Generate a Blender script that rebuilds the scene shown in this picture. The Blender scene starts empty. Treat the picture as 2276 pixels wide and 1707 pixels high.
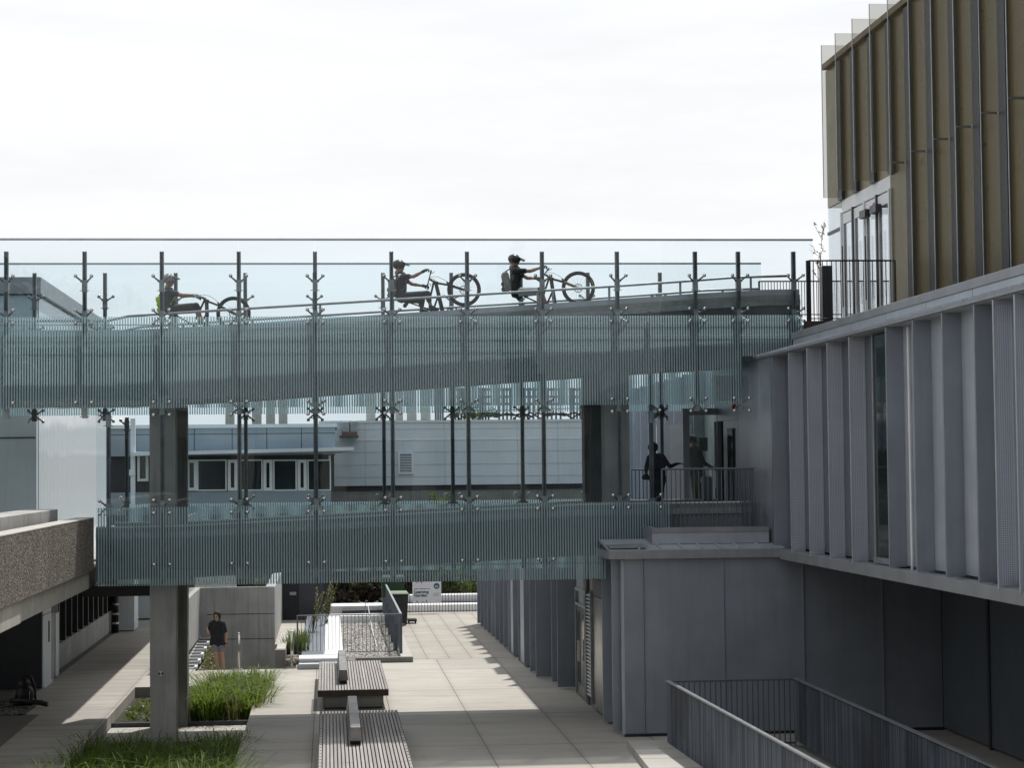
import bpy, bmesh, math, random
from mathutils import Vector, Matrix, noise as mnoise
random.seed(7)
SC = bpy.context.scene
COL = SC.collection
# ------------------------------------------------------------------ camera maths (reference frame 2276 x 1707)
F = 4425.; YAW = math.radians(5.3); PIT = math.radians(2.466); ROLL = 0.0100; H = 5.5
cy, sy, cp, sp = math.cos(YAW), math.sin(YAW), math.cos(PIT), math.sin(PIT)
fw = Vector((sy*cp, cy*cp, sp)); r0 = Vector((cy, -sy, 0)); u0 = Vector((-sy*sp, -cy*sp, cp))
rt = r0*math.cos(ROLL) - u0*math.sin(ROLL); up = u0*math.cos(ROLL) + r0*math.sin(ROLL)
CAMP = Vector((0, 0, H))
def ray(u, v): return fw + rt*((u-1138)/F) + up*((853.5-v)/F)
def PY(u, v, Y):
    d = ray(u, v); return CAMP + d*(Y/d.y)
def PX(u, v, X):
    d = ray(u, v); return CAMP + d*(X/d.x)
def PZ(u, v, z=0.):
    d = ray(u, v); return CAMP + d*((z-H)/d.z)
cam = bpy.data.cameras.new('camera'); cam.sensor_width = 36; cam.lens = 36*F/2276; cam.clip_start = .5; cam.clip_end = 3000
co = bpy.data.objects.new('camera', cam); COL.objects.link(co)
co.matrix_world = Matrix(((rt.x, up.x, -fw.x, 0), (rt.y, up.y, -fw.y, 0), (rt.z, up.z, -fw.z, H), (0, 0, 0, 1)))
SC.camera = co
# ------------------------------------------------------------------ node helpers
class NT:
    def __init__(s, m): s.t = m.node_tree; s.t.nodes.clear()
    def n(s, typ, **kw):
        nd = s.t.nodes.new(typ)
        for k, val in kw.items():
            if k.startswith('i_'):
                key = k[2:]; key = int(key) if key.isdigit() else key.replace('_', ' ')
                nd.inputs[key].default_value = val
            else: setattr(nd, k, val)
        return nd
    def l(s, a, b): s.t.links.new(a, b)
    def math(s, op, a, b=None, c=None):
        nd = s.n('ShaderNodeMath', operation=op)
        for i, x in enumerate((a, b, c)):
            if x is None: continue
            if isinstance(x, (int, float)): nd.inputs[i].default_value = x
            else: s.l(x, nd.inputs[i])
        return nd.outputs[0]
    def noise(s, vec, scale, detail=4, rough=.55):
        nd = s.n('ShaderNodeTexNoise'); nd.inputs['Scale'].default_value = scale; nd.inputs['Detail'].default_value = detail
        nd.inputs['Roughness'].default_value = rough; s.l(vec, nd.inputs['Vector']); return nd.outputs['Fac']
    def mapv(s, vec, sc):
        nd = s.n('ShaderNodeMapping'); nd.inputs['Scale'].default_value = sc; s.l(vec, nd.inputs['Vector']); return nd.outputs[0]
    def mix(s, fac, a, b, typ='MIX'):
        nd = s.n('ShaderNodeMix', data_type='RGBA', blend_type=typ)
        for sock, x in ((nd.inputs[0], fac), (nd.inputs[6], a), (nd.inputs[7], b)):
            if isinstance(x, (int, float)): sock.default_value = x
            elif isinstance(x, tuple): sock.default_value = x if len(x) == 4 else (*x, 1)
            else: s.l(x, sock)
        return nd.outputs[2]
    def ramp(s, fac, a, b):   # smooth 0..1 between a and b
        nd = s.n('ShaderNodeMapRange'); nd.inputs[1].default_value = a; nd.inputs[2].default_value = b
        s.l(fac, nd.inputs[0]); return nd.outputs[0]
def newmat(name):
    m = bpy.data.materials.new(name); m.use_nodes = True; return m, NT(m)
def obj_xyz(t):
    tc = t.n('ShaderNodeTexCoord'); return tc.outputs['Object']
def out(t, sh):
    o = t.n('ShaderNodeOutputMaterial'); t.l(sh, o.inputs[0])
def mat(name, col, rough=.6, metal=0., var=.15, vs=2.5, streak=0., bump=0., bs=40., spec=.5, blotch=0., bcol=None, rvar=.1, coat=0., ovar=0.):
    m, t = newmat(name); xyz = obj_xyz(t)
    n1 = t.noise(xyz, vs, 5); fac = t.ramp(n1, .3, .7)
    c = t.mix(fac, tuple(x*(1-var) for x in col), tuple(min(1, x*(1+var)) for x in col))
    if streak:
        ns = t.noise(t.mapv(xyz, (6, 6, .35)), 1.6, 5)
        c = t.mix(t.math('MULTIPLY', t.ramp(ns, .5, .75), streak), c, tuple(x*.45 for x in col))
    if blotch:
        nb = t.noise(xyz, vs*.35, 6, .65)
        c = t.mix(t.math('MULTIPLY', t.ramp(nb, .5, .68), blotch), c, bcol or tuple(x*.5 for x in col))
    if ovar:
        oi = t.n('ShaderNodeObjectInfo'); c = t.mix(t.math('MULTIPLY', oi.outputs['Random'], ovar), c, tuple(x*.55 for x in col))
    b = t.n('ShaderNodeBsdfPrincipled'); t.l(c, b.inputs['Base Color'])
    b.inputs['Metallic'].default_value = metal; b.inputs['Specular IOR Level'].default_value = spec
    b.inputs['Coat Weight'].default_value = coat
    n2 = t.noise(xyz, vs*4, 3)
    t.l(t.math('ADD', t.math('MULTIPLY', n2, rvar*2), rough-rvar), b.inputs['Roughness'])
    if bump:
        nb2 = t.noise(xyz, bs, 4); bp = t.n('ShaderNodeBump'); bp.inputs['Strength'].default_value = bump
        bp.inputs['Distance'].default_value = .02; t.l(nb2, bp.inputs['Height']); t.l(bp.outputs[0], b.inputs['Normal'])
    out(t, b.outputs[0]); return m
def glassmat(name, tint, refl=1.0, rough=0., frit=None, wave=0., back=None):
    """thin architectural glass: tinted see-through + fresnel mirror; frit = (pitch, duty, z-lines) printed stripes"""
    m, t = newmat(name); xyz = obj_xyz(t)
    tr = t.n('ShaderNodeBsdfTransparent'); tr.inputs[0].default_value = (*tint, 1)
    gl = t.n('ShaderNodeBsdfGlossy'); gl.inputs['Roughness'].default_value = rough
    fr = t.n('ShaderNodeFresnel'); fr.inputs[0].default_value = 1.5
    if wave:
        nz = t.noise(t.mapv(xyz, (.5, .5, .5)), 1.2, 2); bp = t.n('ShaderNodeBump'); bp.inputs['Strength'].default_value = wave
        bp.inputs['Distance'].default_value = .05; t.l(nz, bp.inputs['Height']); t.l(bp.outputs[0], gl.inputs['Normal'])
    first = tr.outputs[0]
    if back is not None:
        df = t.n('ShaderNodeBsdfDiffuse'); df.inputs[0].default_value = (*back[0], 1)
        mb = t.n('ShaderNodeMixShader'); mb.inputs[0].default_value = back[1]; t.l(first, mb.inputs[1]); t.l(df.outputs[0], mb.inputs[2]); first = mb.outputs[0]
    if frit:
        pitch, duty = frit
        sx = t.n('ShaderNodeSeparateXYZ'); t.l(xyz, sx.inputs[0])
        fx = t.math('FRACT', t.math('DIVIDE', t.math('ADD', sx.outputs[0], 50.), pitch))
        st = t.math('LESS_THAN', fx, duty)
        d1 = t.n('ShaderNodeBsdfDiffuse'); d2 = t.n('ShaderNodeBsdfTranslucent')
        nn = t.noise(xyz, .7, 4); cc = t.mix(t.ramp(nn, .3, .7), (.60, .80, .88), (.70, .88, .95))
        t.l(cc, d1.inputs[0]); d2.inputs[0].default_value = (.74, .93, .97, 1)
        mx = t.n('ShaderNodeMixShader'); mx.inputs[0].default_value = .62; t.l(d1.outputs[0], mx.inputs[1]); t.l(d2.outputs[0], mx.inputs[2])
        mf = t.n('ShaderNodeMixShader'); t.l(t.math('MULTIPLY', st, .95), mf.inputs[0]); t.l(first, mf.inputs[1]); t.l(mx.outputs[0], mf.inputs[2])
        first = mf.outputs[0]
    ms = t.n('ShaderNodeMixShader'); t.l(t.math('MULTIPLY', fr.outputs[0], refl), ms.inputs[0])
    t.l(first, ms.inputs[1]); t.l(gl.outputs[0], ms.inputs[2]); out(t, ms.outputs[0]); return m
# ------------------------------------------------------------------ materials
PITCH = 1.618/29
m_glass = glassmat('clear_glass', (.945, .977, .990), .8, wave=.06)
m_frit = glassmat('printed_glass', (.90, .958, .978), .8, wave=.06, frit=(PITCH, .51))
m_gold = glassmat('bronze_screen_glass', (.88, .875, .85), .6, back=((.36, .32, .24), .13))
m_goldwall = mat('bronze_gold_panel', (.158, .124, .047), .30, .25, .12, vs=.4, streak=.35)
m_goldpale = m_gold
m_dglass = mat('dark_window_glass', (.012, .016, .018), .06, 0, .1, spec=.6, rvar=.02)
m_mglass = mat('mid_window_glass', (.014, .020, .021), .08, 0, .3, vs=.8, spec=.4, rvar=.02)
m_paleglass = glassmat('pale_door_glass', (.95, .975, .99), .45, back=((.80, .85, .90), .05))
m_uglass = glassmat('channel_glass', (.85, .90, .92), .7, rough=.08, back=((.88, .96, 1.0), .93), wave=.6)
m_metal = mat('grey_metal_panel', (.335, .368, .425), .40, .45, .10, vs=1.2, streak=.18, blotch=.18, bump=.10, bs=1.6, ovar=.28)
m_metal2 = mat('light_grey_metal', (.50, .54, .60), .40, .4, .10, vs=1.5, streak=.2, blotch=.15, bump=.08, bs=1.6, ovar=.2)
m_fascia = mat('fascia_metal', (.30, .312, .34), .45, .4, .12, vs=1.6, streak=.25)
m_recess = mat('recessed_shade_cladding', (.13, .15, .175), .35, .3, .12, vs=.6, streak=.2)
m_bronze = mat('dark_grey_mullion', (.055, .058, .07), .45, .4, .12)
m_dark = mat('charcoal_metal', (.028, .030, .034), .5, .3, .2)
m_rail = mat('blue_grey_railing', (.13, .15, .18), .5, .35, .2, streak=.3)
m_railcap = mat('railing_cap', (.33, .35, .38), .35, .6, .12)
m_steel = mat('painted_steel_post', (.13, .15, .162), .42, .55, .2, vs=5)
m_galv = mat('galvanised_steel', (.30, .33, .345), .42, .6, .18, vs=6, blotch=.3)
m_ball = mat('stainless_ball', (.62, .60, .60), .18, .95, .1)
m_stain = mat('stainless_tube', (.55, .55, .52), .25, .95, .1)
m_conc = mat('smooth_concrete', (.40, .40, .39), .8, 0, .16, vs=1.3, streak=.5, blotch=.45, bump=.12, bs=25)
m_concdk = mat('stained_or_shaded_concrete', (.215, .215, .205), .85, 0, .2, vs=1.1, streak=.65, blotch=.6, bump=.15, bs=20)
m_conclt = mat('pale_concrete', (.46, .445, .41), .8, 0, .12, vs=2, streak=.3, blotch=.3, bump=.08)
m_beam = mat('bridge_concrete', (.16, .178, .188), .85, 0, .14, vs=1.0, streak=.35, blotch=.3, bump=.1)
m_white = mat('white_capping_and_sun', (.80, .81, .83), .5, 0, .05)
m_wall_lb = mat('pale_blue_cladding', (.66, .71, .755), .6, 0, .08, vs=.5, streak=.15, blotch=.15)
m_wall_pv = mat('pavilion_cladding', (.25, .31, .36), .6, .1, .1, vs=.5, streak=.12)
m_joint = mat('pale_panel_joint', (.48, .53, .57), .6)
m_wall_gb = mat('slate_cladding', (.50, .585, .63), .6, .1, .1, vs=.5, streak=.12)
m_frame = mat('white_window_frame', (.78, .80, .81), .5, 0, .05)
m_rubber = mat('tyre_rubber', (.018, .019, .021), .8, 0, .2, vs=30)
m_black = mat('black_paint', (.015, .017, .02), .38, .2, .15)
m_gravelbag = mat('blower_plastic', (.010, .010, .011), .55, 0, .2)
m_binblk = mat('bin_plastic', (.020, .022, .024), .5, 0, .2)
m_green = mat('green_lid', (.16, .24, .15), .5, 0, .15)
m_dkgreen = mat('dark_green_bin', (.012, .045, .016), .5, 0, .2)
m_red = mat('red_enamel', (.42, .03, .02), .45, 0, .1)
m_bark = mat('bark', (.07, .055, .045), .9, 0, .3, vs=8, bump=.3)
m_soil = mat('dark_soil', (.028, .024, .018), .95, 0, .4, vs=6, bump=.4)
m_pitshadow = mat('pit_shadow_concrete', (.05, .052, .055), .7, 0, .3)  # near-black colour stands for shadow in the planter pit
m_skin = mat('skin', (.46, .27, .19), .55, 0, .08, vs=20)
m_skin2 = mat('tanned_skin', (.34, .185, .12), .55, 0, .08, vs=20)
m_skin3 = mat('dark_skin', (.075, .04, .028), .55, 0, .08, vs=20)
m_hair = mat('dark_hair', (.016, .011, .009), .75, 0, .3, vs=60)
m_cblack = mat('black_cloth', (.016, .018, .022), .85, 0, .25, vs=9, bump=.2, bs=30)
m_cgrey = mat('charcoal_cloth', (.055, .056, .062), .85, 0, .2, vs=9, bump=.2, bs=30)
m_cbrown = mat('brown_grey_cloth', (.050, .045, .040), .85, 0, .2, vs=9, bump=.2, bs=30)
m_clgrey = mat('light_grey_cloth', (.46, .47, .47), .85, 0, .12, vs=9, bump=.2, bs=30)
m_cshort = mat('grey_marl_cloth', (.22, .22, .24), .85, 0, .12, vs=9, bump=.2, bs=30)
m_navy = mat('navy_cloth', (.022, .027, .036), .85, 0, .2, vs=9)
m_jean = mat('dark_denim', (.035, .045, .055), .85, 0, .2, vs=9)
m_lime = mat('lime_fabric', (.42, .58, .05), .7, 0, .15, vs=6)
m_camo = mat('grey_pack_fabric', (.16, .165, .14), .8, 0, .45, vs=14)
m_hgrey = mat('grey_helmet', (.30, .31, .32), .4, 0, .4, vs=18)
m_hblack = mat('black_helmet', (.018, .02, .022), .35, 0, .3, vs=18)
m_print = mat('white_print', (.75, .76, .77), .6, 0, .02)
m_yprint = mat('yellow_print', (.62, .48, .04), .6, 0, .02)
m_ink = mat('black_ink', (.012, .013, .018), .6, 0, .02)
m_teal = mat('teal_ink', (.025, .10, .105), .6, 0, .02)
m_greyink = mat('grey_ink', (.33, .35, .36), .6, 0, .02)
m_signw = mat('sign_white', (.62, .645, .70), .5, 0, .03, vs=.6)
m_bronzefork = mat('copper_fork', (.30, .19, .09), .3, .7, .1)
def slat_mat():
    m, t = newmat('slat_metal'); xyz = obj_xyz(t); gi = t.n('ShaderNodeNewGeometry'); n1 = t.noise(t.mapv(xyz, (.5, .5, .25)), 1.6, 5)
    c = t.mix(gi.outputs['Random Per Island'], (.10, .12, .15), (.27, .30, .35)); c = t.mix(t.math('MULTIPLY', t.ramp(n1, .5, .66), .6), c, (.07, .072, .075))
    b = t.n('ShaderNodeBsdfPrincipled'); t.l(c, b.inputs['Base Color']); b.inputs['Roughness'].default_value = .5; b.inputs['Metallic'].default_value = .3
    out(t, b.outputs[0]); return m
m_slat = slat_mat()
m_brown = mat('dark_timber_fascia', (.050, .036, .030), .7, 0, .3, vs=5, streak=.3)
m_blk2 = mat('tarnished_metal_block', (.24, .235, .235), .38, .55, .3, vs=3, streak=.35, blotch=.6, bcol=(.10, .095, .09))
m_polish = mat('polished_panel_steel', (.20, .195, .19), .22, .85, .2, vs=.8)
m_rock = mat('boulder', (.27, .245, .205), .9, 0, .3, vs=3, bump=.5, bs=9)
m_membrane = mat('ribbed_roof_metal', (.10, .115, .14), .45, .5, .1)

def agg_mat():
    m, t = newmat('exposed_aggregate'); xyz = obj_xyz(t)
    vo = t.n('ShaderNodeTexVoronoi'); vo.inputs['Scale'].default_value = 30; t.l(xyz, vo.inputs['Vector'])
    sc = t.n('ShaderNodeSeparateColor'); t.l(vo.outputs['Color'], sc.inputs[0])
    c = t.mix(t.math('POWER', sc.outputs[0], 1.6), (.062, .056, .047), (.37, .335, .28))
    nz = t.noise(xyz, .8, 5); c = t.mix(t.math('MULTIPLY', t.ramp(nz, .4, .7), .4), c, (.085, .078, .066))
    st = t.noise(t.mapv(xyz, (3, 3, .3)), 1.4, 4); c = t.mix(t.math('MULTIPLY', t.ramp(st, .52, .72), .3), c, (.07, .066, .06))
    b = t.n('ShaderNodeBsdfPrincipled'); t.l(c, b.inputs['Base Color']); b.inputs['Roughness'].default_value = .9
    bp = t.n('ShaderNodeBump'); bp.inputs['Strength'].default_value = .8; bp.inputs['Distance'].default_value = .02; bp.invert = True
    t.l(vo.outputs['Distance'], bp.inputs['Height']); t.l(bp.outputs[0], b.inputs['Normal']); out(t, b.outputs[0]); return m
m_agg = agg_mat()
def gravel_mat(name, a, b_, scale):
    m, t = newmat(name); xyz = obj_xyz(t)
    vo = t.n('ShaderNodeTexVoronoi'); vo.inputs['Scale'].default_value = scale; t.l(xyz, vo.inputs['Vector'])
    sc = t.n('ShaderNodeSeparateColor'); t.l(vo.outputs['Color'], sc.inputs[0])
    c = t.mix(sc.outputs[0], a, b_)
    c = t.mix(t.ramp(vo.outputs['Distance'], .38, .62), c, (.015, .014, .013))
    b = t.n('ShaderNodeBsdfPrincipled'); t.l(c, b.inputs['Base Color']); b.inputs['Roughness'].default_value = .85
    bp = t.n('ShaderNodeBump'); bp.inputs['Strength'].default_value = 1; bp.inputs['Distance'].default_value = .05; bp.invert = True
    t.l(vo.outputs['Distance'], bp.inputs['Height']); t.l(bp.outputs[0], b.inputs['Normal']); out(t, b.outputs[0]); return m
m_gravel = gravel_mat('pale_gravel', (.24, .225, .205), (.80, .77, .71), 15)
m_gravel2 = gravel_mat('dark_gravel', (.05, .05, .048), (.36, .34, .31), 14)
def perf_mat():
    m, t = newmat('perforated_metal'); xyz = obj_xyz(t); sx = t.n('ShaderNodeSeparateXYZ'); t.l(xyz, sx.inputs[0])
    fx = t.math('SUBTRACT', t.math('FRACT', t.math('MULTIPLY', t.math('ADD', sx.outputs[0], 20.), 32.)), .5)
    fz = t.math('SUBTRACT', t.math('FRACT', t.math('MULTIPLY', t.math('ADD', sx.outputs[2], 20.), 32.)), .5)
    d = t.math('ADD', t.math('MULTIPLY', fx, fx), t.math('MULTIPLY', fz, fz)); hole = t.math('LESS_THAN', d, .085)
    nz = t.noise(xyz, 1.2, 4)
    c = t.mix(t.ramp(nz, .3, .7), (.60, .635, .74), (.68, .71, .81))
    b = t.n('ShaderNodeBsdfPrincipled'); t.l(c, b.inputs['Base Color']); b.inputs['Roughness'].default_value = .45; b.inputs['Metallic'].default_value = .4
    tr = t.n('ShaderNodeBsdfTransparent'); mx = t.n('ShaderNodeMixShader'); t.l(hole, mx.inputs[0]); t.l(b.outputs[0], mx.inputs[1]); t.l(tr.outputs[0], mx.inputs[2])
    out(t, mx.outputs[0]); return m
m_perf = perf_mat()
def pave_mat(name, a, b_, jx, jy, ox=0., oy=0., w=.012, wet=.35, stain=(.23, .215, .19)):
    m, t = newmat(name); tc = t.n('ShaderNodeTexCoord'); xyz = tc.outputs['Object']
    sx = t.n('ShaderNodeSeparateXYZ'); t.l(xyz, sx.inputs[0])
    n1 = t.noise(xyz, .35, 6, .6); n2 = t.noise(t.mapv(xyz, (.5, 2.2, 1)), 1.0, 6, .65); n3 = t.noise(xyz, 38, 3)
    c = t.mix(t.ramp(n1, .32, .68), a, b_)
    c = t.mix(t.math('MULTIPLY', t.ramp(n2, .50, .72), wet), c, stain)
    c = t.mix(t.math('MULTIPLY', t.ramp(n3, .3, .75), .10), c, (.12, .11, .10))
    vg = t.n('ShaderNodeTexVoronoi'); vg.inputs['Scale'].default_value = 1.1; t.l(xyz, vg.inputs['Vector'])
    c = t.mix(t.math('MULTIPLY', t.math('LESS_THAN', vg.outputs['Distance'], .035), .5), c, (.10, .09, .08))
    n4 = t.noise(xyz, 1.3, 6, .7); c = t.mix(t.math('MULTIPLY', t.ramp(n4, .56, .7), .28), c, (.22, .20, .17))
    cells = []
    for ax, j, o in ((0, jx, ox), (1, jy, oy)):
        if not j: continue
        f = t.math('FRACT', t.math('DIVIDE', t.math('ADD', sx.outputs[ax], 500*j-o), j))
        e = t.math('MINIMUM', f, t.math('SUBTRACT', 1., f)); ww = w*(1 if ax == 0 else 1.3)
        c = t.mix(t.math('MULTIPLY', t.math('LESS_THAN', e, ww/j), .72), c, (.045, .042, .038))
        # slightly soiled band each side of the joint
        c = t.mix(t.math('MULTIPLY', t.math('SUBTRACT', 1., t.ramp(t.math('MULTIPLY', e, j), 0, .16)), .16), c, (.16, .145, .12))
        cells.append(t.math('FLOOR', t.math('DIVIDE', t.math('ADD', sx.outputs[ax], 500*j-o), j)))
    if len(cells) == 2:
        wn = t.n('ShaderNodeTexWhiteNoise', noise_dimensions='2D'); cb = t.n('ShaderNodeCombineXYZ')
        t.l(cells[0], cb.inputs[0]); t.l(cells[1], cb.inputs[1]); t.l(cb.outputs[0], wn.inputs['Vector'])
        c = t.mix(t.math('MULTIPLY', wn.outputs['Value'], .24), c, (.20, .19, .17))
    b = t.n('ShaderNodeBsdfPrincipled'); t.l(c, b.inputs['Base Color'])
    t.l(t.math('ADD', t.math('MULTIPLY', n2, .3), .55), b.inputs['Roughness'])
    bp = t.n('ShaderNodeBump'); bp.inputs['Strength'].default_value = .12; bp.inputs['Distance'].default_value = .01
    t.l(n3, bp.inputs['Height']); t.l(bp.outputs[0], b.inputs['Normal']); out(t, b.outputs[0]); return m
m_plaza = pave_mat('plaza_concrete', (.40, .378, .338), (.485, .462, .415), 1.72, 5.1, 1.38, 4.2)
m_paver = pave_mat('paver_slabs', (.36, .335, .295), (.455, .425, .375), .645, .62, .28, 0, w=.011)
m_path = pave_mat('path_concrete', (.37, .355, .325), (.46, .44, .40), 2.6, .95, -5.05, 0, w=.008, wet=.45)
m_asph = pave_mat('dark_paving', (.10, .095, .085), (.135, .125, .11), 0, 4.0, 0, 1, w=.01)
m_step = pave_mat('plinth_paver', (.42, .41, .385), (.50, .485, .455), 0, 1.25, 0, .4, w=.012, wet=.15)
m_ground = mat('far_ground', (.16, .17, .11), .95, 0, .35, vs=.3)
def wood_mat():
    m, t = newmat('weathered_slats'); xyz = obj_xyz(t)
    n1 = t.noise(t.mapv(xyz, (14, .5, 5)), 1., 5); n2 = t.noise(t.mapv(xyz, (60, 1.5, 20)), 1., 4)
    sx = t.n('ShaderNodeSeparateXYZ'); t.l(xyz, sx.inputs[0])
    cell = t.math('FLOOR', t.math('MULTIPLY', sx.outputs[0], 1/.067))
    wn = t.n('ShaderNodeTexWhiteNoise', noise_dimensions='1D'); t.l(cell, wn.inputs['W'])
    c = t.mix(t.ramp(n1, .3, .7), (.30, .282, .272), (.45, .43, .42)); c = t.mix(t.math('MULTIPLY', wn.outputs[0], .5), c, (.22, .195, .18))
    c = t.mix(t.math('MULTIPLY', t.ramp(n2, .5, .8), .35), c, (.42, .40, .385))
    b = t.n('ShaderNodeBsdfPrincipled'); t.l(c, b.inputs['Base Color']); b.inputs['Roughness'].default_value = .7; out(t, b.outputs[0]); return m
m_wood = wood_mat()
def leaf_mat(name, a, b_, tr=.35):
    m, t = newmat(name); xyz = obj_xyz(t); n1 = t.noise(xyz, 9, 3); gi = t.n('ShaderNodeNewGeometry')
    c = t.mix(t.ramp(gi.outputs['Random Per Island'], 0, 1), a, b_); c = t.mix(t.math('MULTIPLY', t.ramp(n1, .35, .7), .4), c, tuple(x*.6 for x in a))
    b = t.n('ShaderNodeBsdfPrincipled'); t.l(c, b.inputs['Base Color']); b.inputs['Roughness'].default_value = .5
    d = t.n('ShaderNodeBsdfTranslucent'); t.l(t.mix(.5, c, (.25, .32, .04)), d.inputs[0])
    mx = t.n('ShaderNodeMixShader'); mx.inputs[0].default_value = tr; t.l(b.outputs[0], mx.inputs[1]); t.l(d.outputs[0], mx.inputs[2]); out(t, mx.outputs[0]); return m
m_grass = leaf_mat('grass_blade', (.055, .115, .016), (.19, .28, .055), .45)
m_grassd = leaf_mat('dry_grass', (.13, .12, .05), (.26, .23, .12), .35)
m_weed = leaf_mat('weed_leaf', (.08, .13, .02), (.19, .26, .05), .4)
m_maple = leaf_mat('purple_maple_leaf', (.020, .012, .013), (.050, .030, .028), .2)
m_leaf = leaf_mat('green_leaf', (.045, .075, .018), (.11, .15, .04), .35)
m_leafdk = leaf_mat('dark_green_leaf', (.02, .035, .012), (.05, .075, .025), .25)
m_ivy = leaf_mat('autumn_ivy', (.10, .075, .03), (.14, .13, .05), .3)
# ------------------------------------------------------------------ geometry accumulator
class G:
    def __init__(s): s.v = []; s.f = []; s.closed = True
    def add(s, vs, fs):
        o = len(s.v); s.v += [tuple(p) for p in vs]; s.f += [tuple(i+o for i in f) for f in fs]; return s
    def box(s, x0, x1, y0, y1, z0, z1):
        if x0 > x1: x0, x1 = x1, x0
        if y0 > y1: y0, y1 = y1, y0
        if z0 > z1: z0, z1 = z1, z0
        return s.add([(x0, y0, z0), (x1, y0, z0), (x1, y1, z0), (x0, y1, z0), (x0, y0, z1), (x1, y0, z1), (x1, y1, z1), (x0, y1, z1)],
                     [(0, 3, 2, 1), (4, 5, 6, 7), (0, 1, 5, 4), (1, 2, 6, 5), (2, 3, 7, 6), (3, 0, 4, 7)])
    def prism(s, poly, vec):
        n = len(poly); vec = Vector(vec); a = [Vector(p) for p in poly]; b = [p+vec for p in a]
        return s.add(a+b, [tuple(range(n))[::-1], tuple(range(n, 2*n))] + [(i, (i+1) % n, n+(i+1) % n, n+i) for i in range(n)])
    def quad(s, a, b, c, d): return s.add([a, b, c, d], [(0, 1, 2, 3)])
    def tube(s, pts, r, n=8, r1=None):
        pts = [Vector(p) for p in pts]; rs = r if isinstance(r, (list, tuple)) else [r + ((r1 if r1 is not None else r)-r)*i/max(1, len(pts)-1) for i in range(len(pts))]
        vs = []; fs = []; prev = None
        for i, p in enumerate(pts):
            d = (pts[min(i+1, len(pts)-1)] - pts[max(i-1, 0)]).normalized()
            if prev is None: a = d.orthogonal().normalized()
            else: a = (prev - d*prev.dot(d)).normalized()
            prev = a; b = d.cross(a)
            for k in range(n):
                w = 2*math.pi*k/n; vs.append(p + (a*math.cos(w)+b*math.sin(w))*rs[i])
        for i in range(len(pts)-1):
            for k in range(n): fs.append((i*n+k, i*n+(k+1) % n, (i+1)*n+(k+1) % n, (i+1)*n+k))
        fs.append(tuple(range(n))[::-1]); fs.append(tuple(range((len(pts)-1)*n, len(pts)*n)))
        return s.add(vs, fs)
    def sphere(s, c, r, nu=10, nv=6, sc=(1, 1, 1), M=None):
        c = Vector(c); vs = [Vector((0, 0, 1))]
        for j in range(1, nv):
            for i in range(nu):
                a = math.pi*j/nv; b = 2*math.pi*i/nu; vs.append(Vector((math.sin(a)*math.cos(b), math.sin(a)*math.sin(b), math.cos(a))))
        vs.append(Vector((0, 0, -1)))
        pts = []
        for p in vs:
            q = Vector((p.x*sc[0]*r, p.y*sc[1]*r, p.z*sc[2]*r)); pts.append(c + (M @ q if M else q))
        fs = [(0, 1+i, 1+(i+1) % nu) for i in range(nu)]
        for j in range(nv-2):
            for i in range(nu):
                a = 1+j*nu; fs.append((a+i, a+nu+i, a+nu+(i+1) % nu, a+(i+1) % nu))
        L = len(pts)-1; a = 1+(nv-2)*nu; fs += [(L, a+(i+1) % nu, a+i) for i in range(nu)]
        return s.add(pts, fs)
    def cap(s, p, q, r, r1=None, n=10):
        r1 = r if r1 is None else r1; p, q = Vector(p), Vector(q)
        s.sphere(p, r, n, 6); s.sphere(q, r1, n, 6)
        if (p-q).length > 1e-4: s.tube([p, q], [r*.995, r1*.995], n)
        return s
    def torus(s, c, ax, R, r, n=40, m=8, flat=1.):
        c = Vector(c); ax = Vector(ax).normalized(); a = ax.orthogonal().normalized(); b = ax.cross(a); vs = []; fs = []
        for i in range(n):
            w = 2*math.pi*i/n; e = a*math.cos(w)+b*math.sin(w)
            for k in range(m):
                q = 2*math.pi*k/m; vs.append(c + e*(R+r*math.cos(q)) + ax*(r*flat*math.sin(q)))
        for i in range(n):
            for k in range(m): fs.append((i*m+k, ((i+1) % n)*m+k, ((i+1) % n)*m+(k+1) % m, i*m+(k+1) % m))
        return s.add(vs, fs)
    def build(s, name, material, parent=None, smooth=False, bevel=0., recalc=True):
        off = Vector(parent.get('_o', (0, 0, 0))) if parent else Vector()
        me = bpy.data.meshes.new(name); me.from_pydata([tuple(Vector(p)-off) for p in s.v], [], s.f)
        if recalc:
            bm = bmesh.new(); bm.from_mesh(me); bmesh.ops.recalc_face_normals(bm, faces=bm.faces); bm.to_mesh(me); bm.free()
        if smooth: me.polygons.foreach_set('use_smooth', [True]*len(me.polygons))
        me.update(); me.materials.append(material)
        o = bpy.data.objects.new(name, me); COL.objects.link(o)
        if parent: o.parent = parent; o['_o'] = tuple(off)
        if bevel:
            b = o.modifiers.new('bevel', 'BEVEL'); b.width = bevel; b.segments = 2; b.limit_method = 'ANGLE'; b.angle_limit = math.radians(40)
        return o
def tag(o, label=None, cat=None, group=None, kind=None):
    for k, x in (('label', label), ('category', cat), ('group', group), ('kind', kind)):
        if x: o[k] = x
    return o
def thing(name, loc, label, cat, group=None):
    o = bpy.data.objects.new(name, None); COL.objects.link(o); o.location = loc; o.empty_display_size = .2; o['_o'] = tuple(loc)
    return tag(o, label, cat, group)
def mono(g, name, material, base, label, cat, group=None, **kw):
    """a thing that is one mesh, its origin at its base"""
    class P(dict): pass
    off = Vector(base); g.v = [tuple(Vector(p)-off) for p in g.v]
    o = g.build(name, material, None, **kw); o.location = base
    return tag(o, label, cat, group)
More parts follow.
